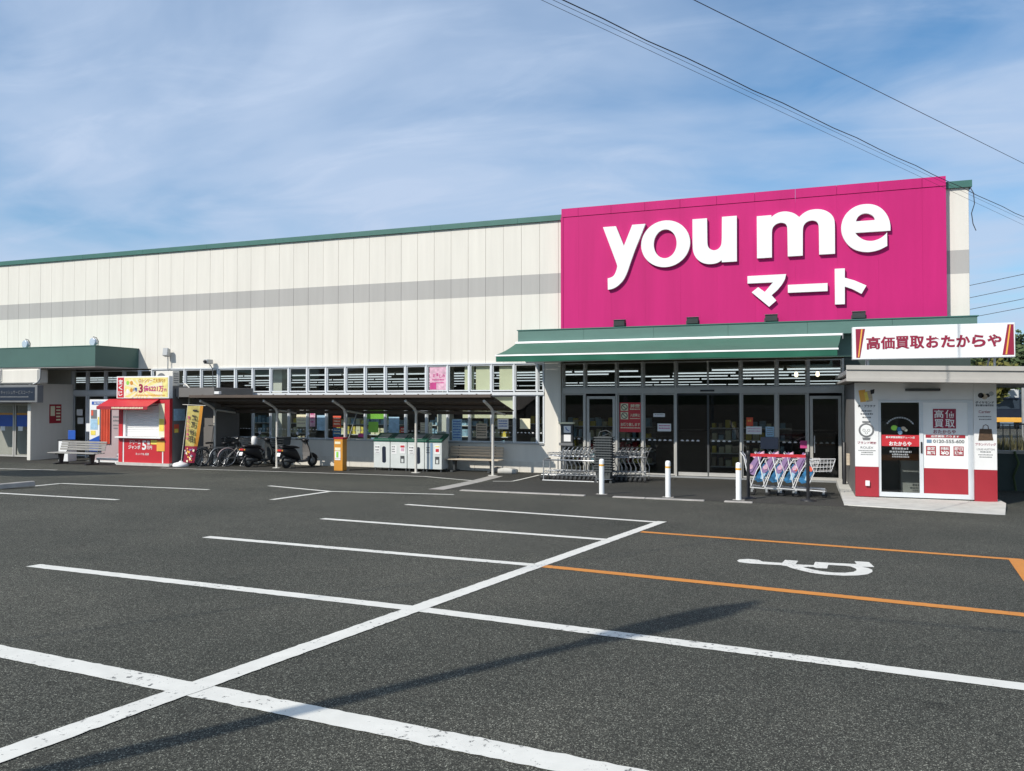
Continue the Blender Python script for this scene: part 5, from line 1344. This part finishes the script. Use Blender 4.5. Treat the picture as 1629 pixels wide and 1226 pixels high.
# ------------------------------------------------------------------ the buy-back hut on the right
ht = thing('shop_hut', 'small white and red shop hut with glass door and flat grey roof', 'hut', (2.7, 19.9, 0.1))
H = 19.9
def slab():
    b = MB(); top = [(0.92, 18.42), (3.78, 17.72), (4.20, 19.6), (4.2, 24), (1.0, 24)]
    z = lambda y: 0.155
    n = len(top)
    b.face([(x, y, 0.155 + (0.02 if y > 19 else -0.004)) for x, y in top])
    for k in range(n):
        a, c = top[k], top[(k + 1) % n]
        za, zc = 0.155 + (0.02 if a[1] > 19 else -0.004), 0.155 + (0.02 if c[1] > 19 else -0.004)
        b.face([(a[0] - (0.04 if a[1] < 19 else 0), a[1] - (0.05 if a[1] < 19 else 0), 0), (c[0] + (0.04 if c[1] < 19 else 0), c[1] - (0.05 if c[1] < 19 else 0), 0), (c[0], c[1], zc), (a[0], a[1], za)])
    return b.build('step_slab', 'concrete_lt', ht)
slab()
HX = lambda px: 1.25 + (px - 1361) * 0.01265      # along the hut front
bx('wall', 'white', ht, 1.24, 1.735, H, H + 0.1, 0.86, 2.80)
bx('wall_base', 'hutred', ht, 1.24, 1.735, H, H + 0.1, 0.172, 0.858)
bx('wall', 'white', ht, 3.66, 4.10, H - 0.02, H + 0.1, 0.86, 2.80)
bx('wall_base', 'hutred', ht, 3.66, 4.10, H - 0.02, H + 0.1, 0.155, 0.858)
bx('head_panel', 'white', ht, 1.737, 3.658, H + 0.03, H + 0.1, 2.40, 2.80)
bx('side_wall', 'white', ht, 4.0, 4.10, H + 0.102, 23.9, 0.1, 2.80)
bx('side_wall', 'kioskgrey', ht, 1.24, 1.34, H + 0.102, 23.9, 0.1, 2.80)  # shade on this side put into a darker wall grey
bx('rear_wall', 'white', ht, 1.342, 3.998, 23.8, 23.9, 0.1, 2.80)
bx('floor', 'grey_wall', ht, 1.342, 3.998, H + 0.102, 23.798, 0.165, 0.185)
bx('partition', 'grey_wall', ht, 1.345, 2.30, H + 1.3, H + 1.36, 0.186, 1.9)
bx('counter', 'white', ht, 2.30, 3.4, H + 1.0, H + 1.5, 0.186, 0.95)
fr = MB()
for a, c in ((1.737, 1.79), (2.58, 2.66), (3.55, 3.658)):
    fr.box(a, c, H + 0.02, H + 0.10, 0.186, 2.398)
fr.box(1.79, 2.58, H + 0.02, H + 0.10, 2.34, 2.398).box(2.66, 3.55, H + 0.02, H + 0.10, 2.34, 2.398).box(1.79, 2.58, H + 0.02, H + 0.10, 0.186, 0.29).box(2.66, 3.55, H + 0.02, H + 0.10, 0.186, 0.29)
fr.build('door_frame', 'alu', ht)
gd = bx('glass_door', 'glass_d', ht, 1.787, 2.583, H + 0.055, H + 0.061, 0.285, 2.345)
wd = bx('panel_door', 'acryl', ht, 2.657, 3.553, H + 0.045, H + 0.065, 0.86, 2.345)
bx('door_base', 'hutred', wd, 2.662, 3.548, H + 0.044, H + 0.066, 0.285, 0.858)
bx('door_pull', 'black', gd, 2.605, 2.635, H - 0.005, H + 0.019, 1.20, 1.45)
# print on the glass door
yg = H + 0.052
bx('red_band', 'red', gd, 1.79, 2.58, yg - 0.004, yg, 1.34, 1.60)
txt('おたからや', 2.19, yg - 0.008, 1.40, 0.46, 0.10, 'white', gd, 0.03)
txt('貴金属高価買取チェーン店', 2.19, yg - 0.008, 1.545, 0.60, 0.05, 'white', gd, 0.02)
b = MB()
for k in range(13):
    a = R(150 - k * 10); b.box(2.19 + 0.30 * math.cos(a) - 0.016, 2.19 + 0.30 * math.cos(a) + 0.016, yg - 0.003, yg, 1.72 + 0.26 * math.sin(a), 1.755 + 0.26 * math.sin(a))
o = b.build('arched_print', 'galv', gd); o['kind'] = 'stuff'
for x, z, r_, m in ((2.07, 1.76, 0.07, 'lime'), (2.17, 1.73, 0.055, 'sky_p'), (2.26, 1.75, 0.05, 'tan'), (2.31, 1.71, 0.035, 'cream_p'), (2.19, 1.655, 0.05, 'ltblue')):
    MB().prism([(x + r_ * math.cos(i * 0.6283), z + r_ * 0.9 * math.sin(i * 0.6283)) for i in range(10)], 'y', yg - 0.003, yg).build('emblem', m, gd)
printlines([(2.02, 2.36, 1.265, 0.05), (1.97, 2.42, 1.195, 0.05), (2.02, 2.36, 1.135, 0.04), (2.02, 2.38, 1.085, 0.035)], 'galv', gd, yg)
# print on the white door
yw = H + 0.044
bx('wine_square', 'wine', wd, 2.86, 3.32, yw - 0.004, yw, 1.76, 2.20)
for ch, x, z in (('高', 2.98, 2.085), ('価', 3.20, 2.085), ('買', 2.98, 1.875), ('取', 3.20, 1.875)):
    txt(ch, x, yw - 0.007, z, 0.185, 0.185, 'acryl', wd, 0.01)
txt('おたからや', 3.09, yw - 0.004, 1.685, 0.45, 0.085, 'wine', wd, 0.02)
bx('wine_band', 'hutred', wd, 2.71, 3.50, yw - 0.004, yw, 1.545, 1.615)
txt('出張買取 承ります', 3.10, yw - 0.007, 1.58, 0.56, 0.05, 'acryl', wd, 0.02)
txt('0120-555-600', 3.17, yw - 0.004, 1.47, 0.62, 0.075, 'greyprint', wd, 0.02)
bx('phone_mark', 'farblue', wd, 2.73, 2.83, yw - 0.004, yw, 1.43, 1.505)
for x, (a, c) in ((2.815, ('査定', '無料')), (3.09, ('手数料', '¥0')), (3.365, ('即日', '現金'))):
    bx('wine_square', 'hutred', wd, x - 0.10, x + 0.10, yw - 0.004, yw, 1.15, 1.36)
    txt(a, x, yw - 0.007, 1.305, 0.165, 0.075, 'acryl', wd, 0.02)
    txt(c, x, yw - 0.007, 1.21, 0.165, 0.085, 'acryl', wd, 0.03)
# left pilaster print
yl = H - 0.001
for q, m in (([(1.32, 2.62), (1.46, 2.64), (1.48, 2.36), (1.36, 2.35)], 'gold'), ([(1.47, 2.60), (1.60, 2.62), (1.62, 2.38), (1.49, 2.35)], 'tan'), ([(1.57, 2.63), (1.66, 2.65), (1.65, 2.55), (1.58, 2.53)], 'ink'), ([(1.44, 2.56), (1.50, 2.60), (1.54, 2.40), (1.47, 2.38)], 'yellow')):
    MB().prism(q, 'y', yl - 0.004 - (0.002 if m in ('ink', 'yellow') else 0), yl).build('gold_bar_print', m, ht)
txt('金・プラチナ', 1.49, yl - 0.002, 2.26, 0.38, 0.06, 'ink', ht, 0.02)
printlines([(1.38, 1.60, 2.13, 0.035), (1.36, 1.62, 2.06, 0.04), (1.40, 1.58, 1.98, 0.035)], 'greyprint', ht, yl)
MB().lathe([(0.165, -0.003), (0.165, 0.0)], (1.48, yl - 0.001, 1.70), 26, axis='y').build('watch_print', 'greyprint', ht)
MB().lathe([(0.125, -0.003), (0.125, 0.0)], (1.48, yl - 0.005, 1.70), 26, axis='y').build('watch_dial', 'acryl', ht)
for dx, dz_ in ((0.05, 0.0), (-0.05, 0.0), (0, -0.06)):
    MB().tube([(1.48 + dx + 0.028 * math.cos(i * 0.7854), yl - 0.010, 1.70 + dz_ + 0.028 * math.sin(i * 0.7854)) for i in range(8)], 0.004, 4, 0, True).build('subdial', 'greyprint', ht)
MB().prism([(1.40, 1.87), (1.56, 1.87), (1.57, 1.91), (1.39, 1.91)], 'y', yl - 0.003, yl).build('watch_strap', 'greyprint', ht)
MB().prism([(1.39, 1.53), (1.57, 1.53), (1.55, 1.47), (1.41, 1.47)], 'y', yl - 0.003, yl).build('watch_strap', 'greyprint', ht)
txt('ブランド時計', 1.49, yl - 0.002, 1.41, 0.40, 0.06, 'wine', ht, 0.01)
txt('ROLEX', 1.49, yl - 0.002, 1.30, 0.27, 0.05, 'greyprint', ht, 0.0)
printlines([(1.31, 1.67, 1.22, 0.022), (1.37, 1.62, 1.175, 0.025), (1.36, 1.62, 1.13, 0.02)], 'greyprint', ht, yl)
bx('outlet_box', 'white', ht, 1.45, 1.54, H - 0.06, H - 0.002, 0.42, 0.54, 0.006)
# right pilaster print
yr = H - 0.021
for x, z, r_, m in ((3.80, 2.50, 0.06, 'ink'), (3.87, 2.47, 0.06, 'tan'), (3.93, 2.50, 0.045, 'ink'), (3.86, 2.52, 0.03, 'cream_p'), (4.0, 2.54, 0.05, 'galv')):
    MB().prism([(x + r_ * math.cos(i * 0.7), z + r_ * math.sin(i * 0.7)) for i in range(9)], 'y', yr - 0.004 - r_ * 0.01, yr).build('jewel_print', m, ht)
txt('ダイヤモンド', 3.87, yr - 0.002, 2.345, 0.36, 0.06, 'ink', ht, 0.02)
printlines([(3.70, 4.04, 2.26, 0.045), (3.74, 4.0, 2.02, 0.025), (3.76, 4.0, 1.96, 0.025)], 'greyprint', ht, yr)
txt('Cartier', 3.87, yr - 0.002, 2.14, 0.23, 0.06, 'wine', ht, 0.0)
MB().prism([(3.74, 1.50), (4.03, 1.51), (4.0, 1.76), (3.77, 1.76)], 'y', yr - 0.004, yr).build('bag_print', 'bag', ht)
MB().tube([(3.83, yr - 0.005, 1.76), (3.84, yr - 0.005, 1.83), (3.885, yr - 0.005, 1.855), (3.93, yr - 0.005, 1.83), (3.94, yr - 0.005, 1.76)], 0.008, 5).build('bag_handle_print', 'bag', ht)
txt('ブランドバッグ', 3.88, yr - 0.002, 1.42, 0.40, 0.06, 'wine', ht, 0.01)
txt('LOUIS VUITTON', 3.88, yr - 0.002, 1.31, 0.34, 0.04, 'greyprint', ht, 0.0)
printlines([(3.78, 3.98, 1.24, 0.03), (3.74, 4.02, 1.18, 0.022), (3.76, 4.0, 1.13, 0.022)], 'greyprint', ht, yr)
bx('strip_lamp', 'dark', ht, 2.30, 3.0, H - 0.08, H + 0.028, 2.60, 2.66, 0.008)
# roof with lipped fascia, falling slightly to the right
def fasc(y0, y1, z0, z1, nm, m):
    b = MB(); xa, xb = 1.0, 7.2
    f = lambda x: -0.022 * (x - 1.0)
    i = [(x, y, z + f(x)) for x in (xa, xb) for y in (y0, y1) for z in (z0, z1)]
    v = lambda a, c, d: i[a * 4 + c * 2 + d]
    for q in (((0,0,0),(1,0,0),(1,0,1),(0,0,1)), ((0,1,0),(0,1,1),(1,1,1),(1,1,0)), ((0,0,0),(0,0,1),(0,1,1),(0,1,0)), ((1,0,0),(1,1,0),(1,1,1),(1,0,1)), ((0,0,1),(1,0,1),(1,1,1),(0,1,1)), ((0,0,0),(0,1,0),(1,1,0),(1,0,0))):
        b.face([v(*t_) for t_ in q])
    return b.build(nm, m, ht)
RY = 18.72
fasc(RY, RY + 0.06, 3.07, 3.165, 'fascia_board', 'fasciagrey')
fasc(RY + 0.035, RY + 0.06, 2.885, 3.068, 'fascia_board', 'fasciagrey')
fasc(RY, RY + 0.06, 2.815, 2.883, 'fascia_board', 'fasciagrey')
fasc(RY + 0.061, 24.2, 2.97, 3.06, 'roof', 'galv')
fasc(RY + 0.061, 24.2, 2.825, 2.88, 'soffit', 'concrete')
bx('pole', 'galv', ht, 6.9, 6.98, 19.4, 19.48, 0, 2.75)
hs_ = thing('roof_sign', 'long white sign with wine coloured lettering on the hut roof', 'sign', (2.75, 19.3, 3.2))
SYH = 19.30
bx('sign_box', 'acryl', hs_, 1.165, 4.34, SYH, SYH + 0.20, 3.315, 4.045, 0.008)
bx('sign_rim', 'galv', hs_, 1.16, 4.345, SYH + 0.2005, SYH + 0.22, 3.31, 4.05)
def quad(q, m, nm, y):
    MB().prism(q, 'y', y - 0.004, y).build(nm, m, hs_)
quad([(1.23, 4.0), (1.425, 4.0), (1.32, 3.35), (1.24, 3.35)], 'wine', 'wedge', SYH - 0.001)
quad([(1.345, 3.99), (1.375, 3.99), (1.30, 3.36), (1.275, 3.36)], 'gold', 'gold_line', SYH - 0.006)
quad([(4.20, 4.01), (4.31, 4.01), (4.315, 3.36), (4.10, 3.36)], 'wine', 'wedge', SYH - 0.001)
quad([(4.235, 4.0), (4.26, 4.0), (4.185, 3.37), (4.155, 3.37)], 'gold', 'gold_line', SYH - 0.006)
for k, ch in enumerate('高価買取おたからや'):
    txt(ch, 1.585 + k * 0.2935 + (0.02 if k > 3 else 0), SYH - 0.003, 3.675, 0.275 if k < 4 else 0.265, 0.285 if k < 4 else 0.27, 'wine', hs_, (0.012 if k == 1 else 0.02) if k < 4 else 0.04)
for k, ch in enumerate('高価買取'):          # a second stroke beside the first: heavy sign lettering
    txt(ch, 1.597 + k * 0.2935, SYH - 0.0055, 3.675, 0.275, 0.285, 'wine', hs_, 0.012 if k == 1 else 0.018)
for x in (1.5, 4.0):
    MB().tube([(x, SYH + 0.23, 3.09), (x, SYH + 0.23, 3.9)], 0.025, 6).build('post', 'galv', hs_)
    MB().tube([(x, SYH + 0.25, 3.8), (x, SYH + 1.0, 3.08)], 0.018, 6).build('stay', 'galv', hs_)

# ------------------------------------------------------------------ wheel stop
t = thing('wheel_stop', 'worn concrete wheel stop at the left edge of the car park', 'wheel stop', (-17.6, 13.2, gz(13.2)))
MB().prism([(-0.09, 0.0), (0.09, 0.0), (0.06, 0.12), (-0.06, 0.12)], 'x', -0.9, 0.9).build('block', 'concrete', t, 0.012, True)
t.rotation_euler = (0, 0, R(80)); t.location = (-17.35, 12.9, gz(12.9))

# ------------------------------------------------------------------ utility poles and overhead wires
def upole(x, y, h, lab, z0=None):
    z0 = gz2(y) if z0 is None else z0
    t = thing('utility_pole', lab, 'pole', (x, y, z0))
    MB().tube([(x, y, z0 - 0.1), (x, y, z0 + h)], [0.17, 0.11], 12).build('pole', 'concrete', t)
    MB().box(x - 0.9, x + 0.9, y - 0.05, y + 0.05, z0 + h - 0.55, z0 + h - 0.45).build('cross_arm', 'galv', t)
    for k in (-0.8, -0.3, 0.3, 0.8):
        MB().lathe([(0.03, 0.0), (0.06, 0.04), (0.03, 0.08), (0.055, 0.12), (0.02, 0.16)], (x + k, y, z0 + h - 0.45), 8).build('insulator', 'white', t)
    return t
upole(-12.0, -8.0, 6.35, 'concrete utility pole behind the camera at the left')
upole(12.4, 35.6, 9.5, 'concrete utility pole beyond the right edge of the view')
CAM = Vector((0, 0, 2.4))
def wire(p, q, r_, lab, sag=0.12, wob=0.0):
    p, q = Vector(p), Vector(q); pts = []
    for i in range(61):
        u = i / 60; v = p.lerp(q, u); v.z -= sag * 4 * u * (1 - u)
        v.z += wob * math.sin(i * 2.2)
        pts.append(v)
    tag(MB().tube(pts, r_, 5).build('overhead_wire', 'black'), lab, 'wire', 'overhead wires')
wire((-12.0, -8.0, 7.278), (12.42, 35.61, 8.87), 0.0065, 'upper single overhead wire crossing the right of the sky', 0.0, 0)
wire((-12.0, -8.0, 7.193), (12.41, 35.64, 7.0), 0.0075, 'thickest wire of the lower bundle over the magenta sign', 0.0, 0.012)
wire((-12.0, -8.0, 7.174), (12.41, 35.65, 6.9), 0.003, 'middle thin wire of the lower bundle', 0.0, 0)
wire((-12.0, -8.0, 7.189), (12.41, 35.65, 6.71), 0.003, 'lowest thin wire of the lower bundle', 0.0, 0)

# lamp post whose shadow lies across the car park (stands behind the camera)
lx, ly = -5.02, -0.75
zl = gz2(ly)
lamp = thing('lamp_post', 'steel lamp post beside the camera, its shadow crossing the bays', 'lamp post', (lx, ly, zl))
LH = 7.7
MB().tube([(lx, ly, zl), (lx, ly, zl + LH - 1.9)], [0.085, 0.065], 12).build('pole', 'galv', lamp)
MB().lathe([(0.065, 0.0), (0.12, 0.25), (0.16, 0.5), (0.17, 1.3), (0.08, 1.7), (0.02, 1.9)], (lx, ly, zl + LH - 1.9), 14).build('lantern', 'galv', lamp)
wire((lx, ly, zl + LH - 0.3), (8.5, 0.6, zl + LH - 0.2), 0.016, 'service wire running from the lamp post to the right', 0.5)
t = thing('shadow_board', 'unseen board on a pole, added to cast the shadow at the left', 'sign', (-27.0, 8.9, gz2(8.9)))  # added out of view to shade the ground at the left
MB().tube([(-27.0, 8.9, 0.5), (-27.0, 8.9, 8.0)], 0.15, 10).build('pole', 'galv', t)
bx('board', 'white', t, -28.9, -25.1, 8.7, 9.1, 7.6, 9.6)

# ------------------------------------------------------------------ beyond the building on the right
rd = MB(); rd.face([(4.6, 33.8, 0.02), (60, 33.8, 0.02), (60, 43, 0.02), (4.6, 43, 0.02)]); o = rd.build('road', 'asphalt'); o['kind'] = 'structure'
bx('kerb', 'concrete_lt', o, 4.6, 40, 33.55, 33.8, 0.0, 0.12)
gr = MB()
rr = random.Random(11)
for k in range(2600):
    x, y = rr.uniform(6.5, 32), rr.uniform(43.2, 47); h = rr.uniform(0.25, 0.8); a = rr.uniform(0, 6.28)
    gr.face([(x - 0.05 * math.cos(a), y - 0.05 * math.sin(a), 0), (x + 0.05 * math.cos(a), y + 0.05 * math.sin(a), 0), (x + rr.uniform(-0.15, 0.15), y + rr.uniform(-0.15, 0.15), h)])
tag(gr.build('dry_grass', 'grass'), 'dry grass verge beyond the road on the right', 'grass', None, 'stuff')
fe = thing('rail_fence', 'black bar fence along the road right of the hut', 'fence', (8, 33, 0))
for z in (0.18, 1.50):
    MB().box(4.7, 16, 32.98, 33.02, z, z + 0.05).build('rail', 'black', fe)
x = 4.8
while x < 13.5:
    MB().box(x - 0.014, x + 0.014, 32.985, 33.015, 0.02 if int(x * 100) % 7 == 0 else 0.15, 1.52).build('bar', 'black', fe); x += 0.22
t = thing('retaining_box', 'dark green panel enclosure in the shade right of the hut', 'enclosure', (5.6, 24, 0))
bx('panel', 'green_box', t, 4.75, 8.5, 24.0, 24.1, 0, 0.98)
bx('cap', 'concrete', t, 4.7, 8.6, 23.95, 24.15, 0.982, 1.06)
MB().tube([(5.35, 23.9, 0.02), (5.30, 23.92, 0.4), (5.42, 23.9, 0.75), (5.33, 23.93, 1.05)], 0.03, 6).build('creeper', 'leaf', t)
def far(lab, x0, x1, y0, y1, h, wall, roof, wins, band=None):
    t = thing('far_building', lab, 'building', ((x0 + x1) / 2, y0, 0))
    bx('wall', wall, t, x0, x1, y0, y1, 0, h)
    MB().prism([(y0 - 0.4, h + 0.002), (y1 + 0.4, h + 0.002), (y1, h + 0.3), ((y0 + y1) / 2, h + 1.1), (y0, h + 0.3)], 'x', x0 - 0.3, x1 + 0.3).build('roof', roof, t)
    for a, c, z0, z1 in wins:
        w_ = bx('window', 'alu', t, a, c, y0 - 0.05, y0 - 0.002, z0, z1)
        bx('pane', 'farwin', w_, a + 0.06, c - 0.06, y0 - 0.06, y0 - 0.051, z0 + 0.06, z1 - 0.06)
    return t
far('blue clad warehouse across the road behind the truck', 16.2, 30, 86, 100, 5.2, 'farblue', 'farwhite', [(17.0, 17.8, 0.6, 3.6), (18.4, 19.0, 0.6, 4.2), (19.5, 20.2, 0.6, 4.2), (20.8, 22.0, 0.4, 3.4)])
far('white low building left of the blue warehouse', 9.0, 15.4, 88, 100, 4.1, 'farwhite', 'galv', [(10.6, 11.6, 0.8, 2.2), (12.0, 12.7, 0.8, 2.2)])
vt = thing('parked_truck', 'white box truck with orange bumper beyond the fence', 'truck', (16.4, 76, 0))
bx('cargo_box', 'farwhite', vt, 15.3, 17.3, 76, 79.2, 1.75, 3.3, 0.03)
bx('cab', 'navy', vt, 15.35, 17.25, 75.0, 75.98, 0.85, 2.6, 0.08)
bx('windscreen', 'farwin', vt, 15.5, 17.1, 74.97, 74.998, 1.65, 2.4)
bx('bumper', 'gold', vt, 15.35, 17.25, 74.9, 74.99, 0.55, 0.95, 0.03)
for x in (15.6, 17.0):
    MB().lathe([(0.2, -0.14), (0.42, -0.12), (0.42, 0.12), (0.2, 0.14)], (x, 75.5, 0.42), 16, axis='x').build('wheel', 'rubber', vt)
tk = thing('water_tank', 'small blue tank beside the warehouse beyond the fence', 'tank', (18.6, 80, 0))
MB().lathe([(0.55, 0.5), (0.6, 0.6), (0.6, 2.1), (0.4, 2.3)], (18.4, 80, 0), 16).build('drum', 'sky_p', tk)
MB().lathe([(0.3, 0.0), (0.3, 0.5)], (18.4, 80, 0), 10).build('stand', 'galv', tk)
for i, (x, y, h, lab) in enumerate(((11.7, 50.5, 4.0, 'grey post with white box beyond the fence'), (15.2, 56, 9, 'tall pole behind the blue warehouse'))):
    t = thing('service_pole', lab, 'pole', (x, y, 0))
    MB().tube([(x, y, 0), (x, y, h)], 0.09, 8).build('pole', 'galv', t)
    bx('box', 'farwhite', t, x + 0.1, x + 0.6, y - 0.2, y, h * 0.62, h * 0.62 + 0.55)
for k, (z0, z1) in enumerate(((12.6, 9.4), (12.1, 8.6), (11.2, 7.9), (10.6, 7.4))):
    wire((40, 52 + k, z0 + 3), (6, 62 + k, z1), 0.02, ['top', 'second', 'third', 'lowest'][k] + ' of the far wires right of the building', 0.3)

# trees
def tree(lab, x, y, h, rx, leaf, n, seed, group=None, z0=0.0, size=0.22):
    rr = random.Random(seed)
    t = thing('tree', lab, 'tree', (x, y, z0), 0, group)
    b = MB().tube([(x, y, z0 - 0.2), (x + 0.05 * h, y, z0 + 0.3 * h), (x, y, z0 + 0.75 * h)], [0.035 * h, 0.025 * h, 0.008 * h], 7)
    for k in range(6):
        a = rr.uniform(0, 6.28); zz = rr.uniform(0.3, 0.6) * h
        b.tube([(x, y, z0 + zz), (x + rx * 0.6 * math.cos(a), y + rx * 0.6 * math.sin(a), z0 + zz + 0.25 * h)], [0.014 * h, 0.005 * h], 5)
    b.build('trunk', 'bark', t)
    c = MB()
    cl_ = [(x + rx * rr.uniform(-0.7, 0.7), y + rx * rr.uniform(-0.7, 0.7), z0 + h * rr.uniform(0.42, 0.88), rx * rr.uniform(0.3, 0.5)) for _ in range(14)]
    for k in range(n):
        q = rr.choice(cl_); d = Vector((rr.gauss(0, 1), rr.gauss(0, 1), rr.gauss(0, 1))).normalized() * q[3] * rr.random() ** 0.4
        p = Vector((q[0], q[1], q[2])) + d
        u = Vector((rr.gauss(0, 1), rr.gauss(0, 1), rr.gauss(0, 1))).normalized(); w_ = u.orthogonal().normalized()
        s = size * rr.uniform(0.6, 1.4)
        c.face([p + u * s, p + w_ * s * 0.7, p - u * s, p - w_ * s * 0.7])
    c.build('crown', leaf, t)
    return t
tree('yellow green tree showing between the hut roof and its sign', 10.9, 56, 5.3, 1.6, 'leaf_y', 1600, 2)
tree('dark tree right of the yellow green one', 14.2, 76, 7.0, 2.6, 'leaf', 1600, 3)
tree('tall dark tree rising over the hut roof at the right edge', 17.5, 70, 8.2, 2.8, 'leaf', 2200, 9)
# wooded hills: near rise on the right and a low ridge all round
hl = MB()
def ridge(cx, cy, r0, h, n, seed, a0=0, a1=2 * math.pi):
    pass
rr = random.Random(21)
NA = 120
for ring in range(3):
    pass
def hz(a):
    return 13 + 7 * math.sin(a * 3 + 1.0) + 4 * math.sin(a * 7 + 2) + 2.5 * math.sin(a * 17) + 16 * math.exp(-((a - 1.24) / 0.15) ** 2)
rows = [(150, 0.0), (165, 0.55), (185, 0.9), (210, 1.0), (260, 0.5)]
for i in range(NA):
    a, c = 2 * math.pi * i / NA, 2 * math.pi * (i + 1) / NA
    for j in range(len(rows) - 1):
        (r0, f0), (r1, f1) = rows[j], rows[j + 1]
        hl.face([(r0 * math.cos(a), r0 * math.sin(a), f0 * hz(a) - 0.3), (r0 * math.cos(c), r0 * math.sin(c), f0 * hz(c) - 0.3), (r1 * math.cos(c), r1 * math.sin(c), f1 * hz(c) - 0.3), (r1 * math.cos(a), r1 * math.sin(a), f1 * hz(a) - 0.3)], 0, True)
o = hl.build('hills', 'leaf'); o['kind'] = 'structure'
# canopy of the wood on the ridge that shows right of the sign
wd_ = MB()
for k in range(9000):
    a = rr.uniform(R(70), R(84)); r0 = rr.uniform(150, 215)
    f = min(1.0, max(0.0, (r0 - 150) / 45.0)) ** 0.6
    p = Vector((r0 * math.cos(a), r0 * math.sin(a), f * hz(a) + rr.uniform(-0.5, 2.4)))
    u = Vector((rr.gauss(0, 1), rr.gauss(0, 1), rr.gauss(0, 1))).normalized(); w_ = u.orthogonal().normalized(); s = rr.uniform(0.5, 1.3)
    wd_.face([p + u * s, p + w_ * s * 0.8, p - u * s, p - w_ * s * 0.8])
tag(wd_.build('far_wood', 'leaf'), 'dark wooded hillside behind the right end of the hut sign', 'wood', None, 'stuff')
